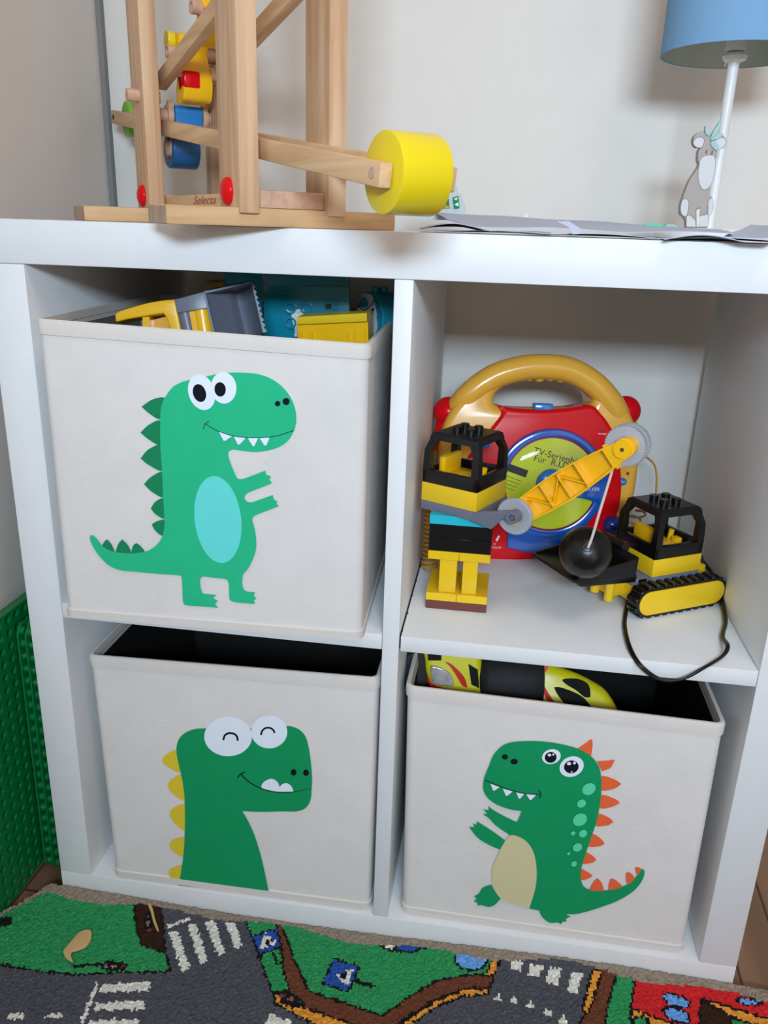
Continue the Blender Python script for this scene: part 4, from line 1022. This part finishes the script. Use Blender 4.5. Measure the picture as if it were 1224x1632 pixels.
# ================================================================== wooden tumbling toy on the top
ar = math.radians(-51); er = Vector((math.cos(ar), math.sin(ar), 0)); ef = Vector((-er.y, er.x, 0))
O2 = Vector((.2490, -.0300, 0))
mT = Matrix(((er.x, ef.x, 0, O2.x), (er.y, ef.y, 0, O2.y), (0, 0, 1, H), (0, 0, 0, 1)))   # x along the rails (to the viewer), y across, z up
wt = thing('wooden_tumbling_tower', 'tall pine tumbling tower toy with seesaw rails and coloured rollers on the shelf top', 'wooden toy', mT)
def TW(name, b, parent=wt, **k):
    return link(name, b, parent, local=True, **k)
LU = .264; FH = .0148; wr = .046; wfk = .0170
feet = []
for k, xo in enumerate((0, -LU)):
    b = B(); b.box((xo-.052, -.059 if k == 0 else -.067, 0.0002), (xo, .149, FH), 'pine_y', .0012, seg=2)
    b.box((xo-.051, -.0592 if k == 0 else -.0672, .001), (xo-.001, -.0588 if k == 0 else -.0668, FH-.001), 'endgrain')
    TW('foot_beam', b)
for xo in (0, -LU):
    for k, yo in enumerate((0, .0795)):
        b = B(); b.box((xo-wr+.004, yo, FH-.0045 if True else 0), (xo+.0042, yo+wfk, .62), 'pine', .0012)
        TW('upright', b)
for xo in (-wr/2+.002, -LU-wr/2+.004):
    b = B(); b.sphere((xo, -.001, FH+.0125), 1, 'red', 24, Matrix.Identity(4)); 
    b.v = [((v[0]-xo)*.0110+xo, (v[1]+.001)*.0055-.001, (v[2]-FH-.0125)*.0110+FH+.0125) for v in b.v]
    TW('bolt_cap', b, label='glossy red oval cap')
b = B(); b.box((-LU, wfk+.0004, FH), (-.030, wfk+.0090, FH+.0125), 'pine_x', .0008)
pmS = Matrix(((1, 0, 0, 0), (0, 0, -1, 0), (0, 1, 0, 0), (0, 0, 0, 1)))
b.text('Selecta', .0105, 'script_red', Matrix.Translation((-.135, wfk+.0002, FH+.0070)) @ pmS @ Matrix.Diagonal((2.2, 1, 1, 1)), z=0, shear=.4)
TW('long_stretcher', b, label='pine stretcher with red script lettering')
for xo in (0, -LU):
    b = B(); b.box((xo-.016, wfk+.0005, FH+.0002), (xo-.003, .0790, FH+.0140), 'beech', .001); TW('cross_block', b)
# plane of the near rail
def Tat(px, py, yoff):
    P = Plane(mT @ Vector((0, yoff, 0)), er, (0, 0, 1)); u_, v_ = P.uv(px, py); return Vector((u_, yoff, v_))
ra = Tat(605, 279, .024); rb = Tat(165, 191, .024); rb.x = max(rb.x, -.500)
rt = .0095; rh = .0155
def rail(p, q, y0_, b, m='pine_x', h=rh, t=rt):
    d = (q-p); L = d.length; an = math.atan2(d.z, d.x)
    mx = Matrix.Translation((p.x, y0_, p.z)) @ Matrix.Rotation(-an, 4, 'Y')
    b.box((0, 0, -h/2), (L, t, h/2), m, .0012, mx); return mx, L
for k, yo in enumerate((.024, .074)):
    b = B(); mx, L = rail(rb, ra, yo, b)
    b.cyl((L-.0105, -.0002, 0), (L-.0105, .0002, 0), .0036, 'endgrain', mx=mx)
    b.cyl((L-.0105, -.0004, 0), (L-.0105, -.0001, 0), .0030, 'beech', mx=mx)
    b.cyl((.010, -.0004, 0), (.010, .0002, 0), .0030, 'dark', mx=mx)
    TW('seesaw_rail', b)
dr = (ra-rb).normalized()
yc = ra-dr*.011
def drum(c_, r, m, name, label):
    y0_, y1_ = .024+rt+.0008, .074-.0008
    b = B(); b.lathe([(0, 0), (r-.0015, 0), (r-.0003, .015), (r, .05), (r, .95), (r-.0003, .985), (r-.0015, 1), (0, 1)], (c_.x, y0_, c_.z), (c_.x, y1_, c_.z), m, 56)
    return TW(name, b, label=label)
drum(Vector((yc.x-.003, 0, yc.z+.001)), .0258, 'toy_yellow', 'roller', 'big yellow roller at the near rail end')
gc = rb+dr*.030
drum(gc, .0205, 'paint_green', 'roller', 'green roller at the far rail end')
pz = Tat(207, 150, -.010); b = B(); b.cyl((-LU-.014, -.012, pz.z), (-LU-.014, .022, pz.z), .0062, 'beech'); TW('peg', b)
# steep upper ramp, two rails
q0_ = Tat(252, 126, .024); q1_ = Tat(331, 22, .024); dq = (q1_-q0_).normalized()
for yo in (.024, .074):
    b = B(); rail(q0_-dq*.01, q1_+dq*.12, yo, b, 'pine_x', .0150, .0110); TW('ramp_rail', b)

def tumbler(name, label, c_, m, m2, ang_, kind):
    """a little roller figure: bar shape with two wooden axles lying on the rails"""
    t = thing(name, label, 'roller figure', mT @ Matrix.Translation(c_), 'tumbling figures on the wooden tower')
    y0_, y1_ = .0375-c_.y, .0705-c_.y
    rot = Matrix.Rotation(ang_, 4, 'Y')
    pm2 = rot @ Matrix(((1, 0, 0, 0), (0, 0, -1, 0), (0, 1, 0, 0), (0, 0, 0, 1)))
    g = .023
    return t, y0_, y1_, rot, pm2
# blue figure on the seesaw
ax1 = Tat(297, 187, .054); ax1.z += 0
c_ = Vector((ax1.x, .054, ax1.z-.017))
t, y0_, y1_, rot, pm2 = tumbler('tumbling_figure', 'blue tumbling figure with wooden axle ends hanging on the seesaw rails', c_, 'paint_blue', 'paint_dblue', 0, 0)
b = B(); shp = crv([(-.010,.017),(-.0095,.025),(0,.0285),(.0095,.025),(.010,.017),(.0085,.006),(.014,-.004),(.019,-.016),(.014,-.029),(0,-.034),(-.014,-.029),(-.019,-.016),(-.014,-.004),(-.0085,.006)], 5)
hol = ell(0, -.015, .011, .011, 0, 28)
b.slab(crv([(-.009,.014),(-.0095,.025),(0,.0285),(.0095,.025),(.009,.014),(.007,-.004),(-.007,-.004)], 5), -.0150, .0150, 'paint_blue', pm2, bev=.0012)
b.slab([ell(0, -.017, .0195, .0185, 0, 40), hol], -.0080, .0215, 'paint_dblue', pm2, bev=.0012)
link('figure_body', b, t, local=True)
b = B(); b.lathe([(.0105, 0), (.0105, 1), (.0085, 1), (.0085, 0)], (0, -.0220, -.015), (0, .0080, -.015), 'beech', 28); link('wood_ring', b, t, local=True)
for s_ in (-1, 1):
    b = B(); b.lathe([(.0062, 0), (.0078, .9), (.0078, 1), (.0050, 1), (.0050, .4), (0, .4)], (0, s_*.022, .017), (0, s_*.0345, .017), 'beech', 24)
    b.lathe([(0, 0), (.0105, 0), (.0115, .5), (.0105, 1), (0, 1)], (0, s_*.0162, .0172), (0, s_*.0222, .0172), 'beech', 28)
    b.lathe([(0, 0), (.0052, 0), (.0052, 1), (0, 1)], (.004, s_*.0162, .0262), (.004, s_*.0215, .0262), 'beech', 20)
    link('axle_end', b, t, local=True)
# yellow figures on the ramp
for k, (px, py, lab) in enumerate(((305, 108, 'lower yellow and red tumbling figure with beech axles on the steep ramp'), (338, 10, 'upper yellow and red tumbling figure cut by the photo top edge'))):
    a1 = Tat(px, py, .054); c_ = Vector((a1.x, .054, a1.z))
    t, y0_, y1_, rot, pm2 = tumbler('tumbling_figure', lab, c_, 'toy_yellow', 'red', 0, 0)
    b = B(); shp = crv([(-.010,.012),(-.012,.024),(-.004,.031),(.007,.029),(.010,.020),(.008,.010),(.014,-.002),(.021,-.016),(.017,-.030),(.009,-.034),(.003,-.031),(-.004,-.035),(-.011,-.032),(-.010,-.020),(-.004,-.008),(-.009,.002)], 5)
    b.slab(shp, -.0150, .0150, 'boom_yellow', pm2, bev=.003)
    link('figure_body', b, t, local=True)
    b = B()
    for sy, ss in ((-.0155, -1), (.0155, 1)):
        b.v += []; b.slab(crv([(.004,-.006),(.010,-.004),(.013,-.014),(.010,-.022),(.005,-.020)], 4), .0150, .0158, 'red', pm2)
    b.box((.0045, -.0152, -.022), (.0220, .002, -.006), 'red', .002)
    link('red_stripe', b, t, local=True)
    for s_ in (-1, 1):
        for (xx, zz_) in ((0, .012), (.013, -.006)):
            b = B(); b.lathe([(0, 0), (.0058, 0), (.0062, .2), (.0062, 1), (.0040, 1), (.004, .8), (0, .8)], (xx, s_*.015, zz_), (xx, s_*.0255, zz_), 'beech', 22); link('axle_end', b, t, local=True)
    b = B(); b.lathe([(0, 0), (.0085, 0), (.0092, .3), (.0085, 1), (0, 1)], (-.008, -.0230, .024), (-.008, -.0155, .024), 'toy_yellow', 26); link('yellow_disc', b, t, local=True)

# ================================================================== papers, ornament, lamp
def sheet(name, label, corners, nx_, ny_, f, m='paper', th=.0005, **kw):
    """crumpled sheet: corners are four world points (front-left, front-right, back-right, back-left)"""
    a, b_, c2, d_ = [Vector(p) for p in corners]; V = []
    for i in range(nx_+1):
        for j in range(ny_+1):
            s_, t = i/nx_, j/ny_; p = a.lerp(b_, s_).lerp(d_.lerp(c2, s_), t); p.z += f(s_, t); V.append(p)
    n = len(V); idx = lambda i, j: i*(ny_+1)+j
    Fc = [(idx(i, j), idx(i+1, j), idx(i+1, j+1), idx(i, j+1)) for i in range(nx_) for j in range(ny_)]
    Fc += [tuple(n+k for k in f_[::-1]) for f_ in Fc]
    V2 = V+[p-Vector((0, 0, th)) for p in V]
    bd = [idx(i, 0) for i in range(nx_+1)]+[idx(nx_, j) for j in range(1, ny_+1)]+[idx(i, ny_) for i in range(nx_-1, -1, -1)]+[idx(0, j) for j in range(ny_-1, 0, -1)]
    Fc += [(bd[k], n+bd[k], n+bd[(k+1) % len(bd)], bd[(k+1) % len(bd)]) for k in range(len(bd))]
    b = B(); b.raw(V2, Fc, m); return tag(link(name, b, angle=25), label, 'paper', 'loose grey papers on the shelf top')
def X(px, y): return at(px, 372, y=y).x
nz_ = lambda s, t, k: .0016*(noise.noise(Vector((s*4+k, t*3, k*1.7)))+.6)
sheet('paper_sheet', 'folded grey sheet with rounded left curl, nearest the yellow roller', [(X(672, .01), .012, H+.001), (X(880, 0), -.004, H+.001), (X(872, .12), .14, H+.001), (X(668, .16), .16, H+.001)], 30, 14,
      lambda s, t: .0008+(.0058*math.sin(PI*min(1, s*1.9))**1.0*(1-.3*t)*(s < .53))+nz_(s, t, 1))
sheet('paper_sheet', 'long grey sheet running under the others along the front edge', [(X(690, .01), .02, H+.0006), (X(1224, 0), -.012, H+.0006), (X(1230, .14), .13, H+.0006), (X(700, .18), .18, H+.0006)], 40, 10,
      lambda s, t: .0006+.0020*abs(math.sin(s*9))*(1-t)+nz_(s, t, 2)*.5)
sheet('paper_sheet', 'top grey sheet whose square corner ends below the donkey figure', [(X(735, .03), .035, H+.004), (X(1168, 0), -.004, H+.0045), (X(1150, .14), .140, H+.0085), (X(690, .22), .215, H+.0150)], 36, 12,
      lambda s, t: .001+nz_(s, t, 3)*1.2+.003*t*(1-s))
sheet('paper_sheet', 'grey sheet with raised folded edge at the far right end of the shelf top', [(X(1150, 0), -.006, H+.002), (X(1300, 0), -.008, H+.002), (X(1300, .14), .12, H+.010), (X(1190, .14), .13, H+.0105)], 20, 10,
      lambda s, t: .001+nz_(s, t, 4)+.003*t)
sheet('paper_sheet', 'thin curled sheet arching over the front edge beneath the square corner', [(X(1060, -.01), -.012, H+.0005), (X(1230, -.015), -.018, H+.0008), (X(1230, .06), .05, H+.0005), (X(1050, .06), .05, H+.0005)], 24, 6,
      lambda s, t: .0004+.0042*math.sin(PI*min(1, s*1.35))*(1-t)*(s < .74))
b = B(); p = at(905, 366, y=-.004); b.raw([p+Vector(v) for v in ((-.009, .004, .006), (.000, .003, .0065), (.010, -.002, .001), (.009, -.003, -.003), (.004, -.003, -.0035), (.0005, 0, .002))], [(0, 1, 5), (1, 2, 5), (2, 3, 4, 5)], 'paper')
tag(link('paper_scrap', b, smooth=False), 'tiny folded white scrap over the front edge of the papers', 'paper scrap')
b = B(); p = at(829, 350, y=.20); b.slab(crv([(0,0),(.004,.004),(.008,.003),(.012,.009),(.013,.004),(.008,0)]), -.004, 0, 'p_white', Matrix.Translation((p.x-.006, p.y, H+.012)) @ Matrix.Rotation(PI/2, 4, 'X'))
tag(link('paper_flake', b), 'small pale paper flake poking up behind the papers', 'paper scrap')
for k, (px, w_, m_, lab) in enumerate(((1046, .022, 'p_mint', 'flat mint green craft piece behind the papers left of the donkey'), (1073, .013, 'dk_leaf', 'small pale blue craft piece between the mint piece and the donkey'))):
    y_ = .165; p = at(px, 352, y=y_); b = B(); b.slab(crv([(-w_/2,0,c),(-w_/2,.004),(0,.0050),(w_/2,.002),(w_/2,0,c)]), -.012, 0, m_, Matrix.Translation((p.x, y_, H+.0095)) @ Matrix.Rotation(PI/2, 4, 'X'))
    tag(link('craft_piece', b), lab, 'craft piece')

# ornament behind the yellow roller
zo = (640, 0, 2.096)
OP = pl(.205, -6, (.40, 0)); O_ = lambda pts: OP.tr(pts, zo)
orn = thing('paper_ornament', 'small fan ornament with carrots and green leaves behind the yellow roller', 'ornament', (.40, .21, H))
pts = O_([(60,735,c),(60,640),(95,600),(130,585,c),(140,600,c),(150,592,c),(158,610,c),(170,605,c),(172,622,c),(186,622,c),(185,642,c),(200,648,c),(197,662,c),(208,675),(213,735,c)])
b = B(); M['fan'] = mat('fan_grey', (190, 198, 194), .6)
b.slab(crv(pts, 3), -.0015, 0, 'fan', OP.m); link('fan_disc', b, orn)
b = B()
for q in ([(100,622),(112,620),(150,690),(140,696)], [(88,650),(98,655),(120,700),(108,704)], [(142,628),(150,632),(150,672),(143,668)], [(128,672),(150,668),(165,695),(130,698)]): b.slab([p[:2] for p in O_(q)], 0, .0018, 'cord', OP.m)
link('carrot', b, orn)
b = B()
for q in ([(120,680),(135,676),(142,694),(122,698)], [(148,655),(158,665),(160,690),(150,685)], [(172,660),(190,655),(194,695),(176,697)]): b.slab([p[:2] for p in O_(q)], .0005, .0022, 'p_deep', OP.m)
for q in ([(176,664),(190,660),(184,670)], [(178,684),(190,676),(192,690)]): b.flat([p[:2] for p in O_(q)], .0024, 'p_white', OP.m)
link('leaf', b, orn)

# table lamp
lx, ly = .6755, .250
lp = thing('table_lamp', 'table lamp with light blue drum shade and slim white stem', 'lamp', (lx, ly, H))
b = B(); b.lathe([(0, 0), (.052, 0), (.054, .25), (.054, .7), (.050, 1), (.012, 1.05), (0, 1.05)], (lx, ly, H), (lx, ly, H+.012), 'white', 48); link('base', b, lp)
b = B(); b.lathe([(.0055, 0), (.0052, .9), (.0058, .945), (.0105, .955), (.0120, .975), (.0105, .99), (.006, 1.0), (0, 1.0)], (lx, ly, H+.010), (lx, ly, .9435), 'white', 28); link('stem', b, lp)
SR = .0715; z0_ = .9405
b = B(); b.lathe([(SR, 0), (SR*.985, 1), (SR*.985-.0012, 1), (SR-.0012, 0), (SR, 0)], (lx, ly, z0_), (lx, ly, z0_+.135), 'shade', 72)
b.lathe([(SR-.0014, .004), (SR*.985-.0014, .996)], (lx, ly, z0_), (lx, ly, z0_+.135), 'shade_in', 72)
link('shade', b, lp)
b = B()
for a in (205, 325, 85):
    a = math.radians(a); e = Vector((math.cos(a), math.sin(a), 0)); b.tube([Vector((lx, ly, z0_+.022))+e*.012, Vector((lx, ly, z0_+.022))+e*.016, Vector((lx, ly, z0_+.004))+e*(SR-.004), Vector((lx, ly, z0_+.002))+e*(SR-.001)], .0013, 'white', 8, 0)
b.lathe([(.0135, 0), (.0135, 1), (.011, 1), (.011, 0), (.0135, 0)], (lx, ly, z0_+.020), (lx, ly, z0_+.024), 'white', 24)
link('shade_carrier', b, lp)
b = B(); b.lathe([(0, 0), (.010, 0), (.010, 1), (0, 1)], (lx, ly, .9436), (lx, ly, .975), 'white', 24); b.sphere((lx, ly, .990), .018, 'white', 20)
link('bulb_holder', b, lp)

# donkey cut-out
zd = (1000, 160, 5.464)
DP = pl(.205, 4, (.65, 0)); Dt = lambda pts: DP.tr(pts, zd)
dk = thing('donkey_figurine', 'flat wooden taupe donkey figure with teal leaves sitting before the lamp stem', 'figurine', DP.m @ Vector((DP.uv(1110, 350)[0], DP.uv(1110, 350)[1], 0)))
body = [(512,1050,c),(490,1010),(465,990),(462,940),(470,890),(500,800),(540,700),(585,630),(625,560),(615,520),(620,440),(640,412),(600,408),(575,370),(580,320),(610,285),(650,272),(685,290),(715,320),(760,330),(800,300),(830,300),(858,340),(858,385),(830,415),(785,428),(760,440),(752,480),(766,560),(755,660),(715,760),(712,810),(738,850),(745,900),(735,970),(700,1030),(695,1110,c),(515,1110,c)]
TH = .009
b = B(); b.slab(crv(Dt(body), 5), -TH, 0, 'dk_brown', DP.m, bev=.0005); link('body', b, dk)
b = B(); k = 0
def dflat(m, pts, ol=True):
    global k
    q = crv(Dt(pts), 5)
    if ol: 
        cxx = sum(p[0] for p in q)/len(q); cyy = sum(p[1] for p in q)/len(q)
        b.flat([(cxx+(p[0]-cxx)*1.0+((p[0]-cxx)/(math.hypot(p[0]-cxx, p[1]-cyy)+1e-9))*.0004, cyy+(p[1]-cyy)+((p[1]-cyy)/(math.hypot(p[0]-cxx, p[1]-cyy)+1e-9))*.0004) for p in q], .0003+.00006*k, 'dk_line', DP.m)
    k += 1; b.flat(q, .0003+.00006*k, m, DP.m); k += 1
dflat('dk_pale', [(665,488),(720,478),(755,490),(765,560),(752,650),(720,740),(670,778),(635,745),(618,680),(620,600),(635,520)])
dflat('dk_pale', [(575,360),(600,330),(640,322),(665,345),(655,390),(635,412),(600,405),(578,385)])
dflat('dk_pale', [(760,355),(800,325),(840,330),(856,360),(845,395),(815,415),(788,425),(775,400)])
dflat('dk_pale', [(480,870),(510,860),(530,890),(525,950),(510,1005),(480,1000),(463,960),(465,910)])
dflat('dk_pale', [(705,880),(735,852),(745,900),(730,980),(702,1025,c),(700,950)])
dflat('dk_pale', [(515,1012),(545,1005),(590,1045,c),(592,1100,c),(512,1100,c)])
dflat('dk_pale', [(625,1015),(670,1000),(700,1000),(697,1100,c),(622,1100,c)])
b.flat(stroke(Dt([(595,950),(612,942),(632,930)]), .0006), .0012, 'dk_line', DP.m)
b.flat([p[:2] for p in Dt([(598,950),(625,945),(618,1100),(598,1100)])], .0012, 'wall', DP.m)
for e in ((686,447), (735,455)): b.flat([p[:2] for p in Dt(ell(e[0], e[1], 5, 20, 8, 14))], .0012, 'dk_line', DP.m)
link('painted_details', b, dk, label='pale muzzle, inner ears and hooves')
for q in ([(672,270),(680,222),(700,245),(722,300),(690,305)], [(715,345),(740,280),(770,230),(803,183),(803,235),(770,290),(735,330)], [(720,352),(760,305),(800,285),(830,295),(800,330),(750,345)], [(722,380),(745,352),(770,370),(790,400),(780,440),(745,420)]):
    b = B(); b.slab(crv(Dt(q), 4), -.003, .0020, 'dk_leaf', DP.m, bev=.0004); link('leaf', b, dk, label='pale teal leaf')
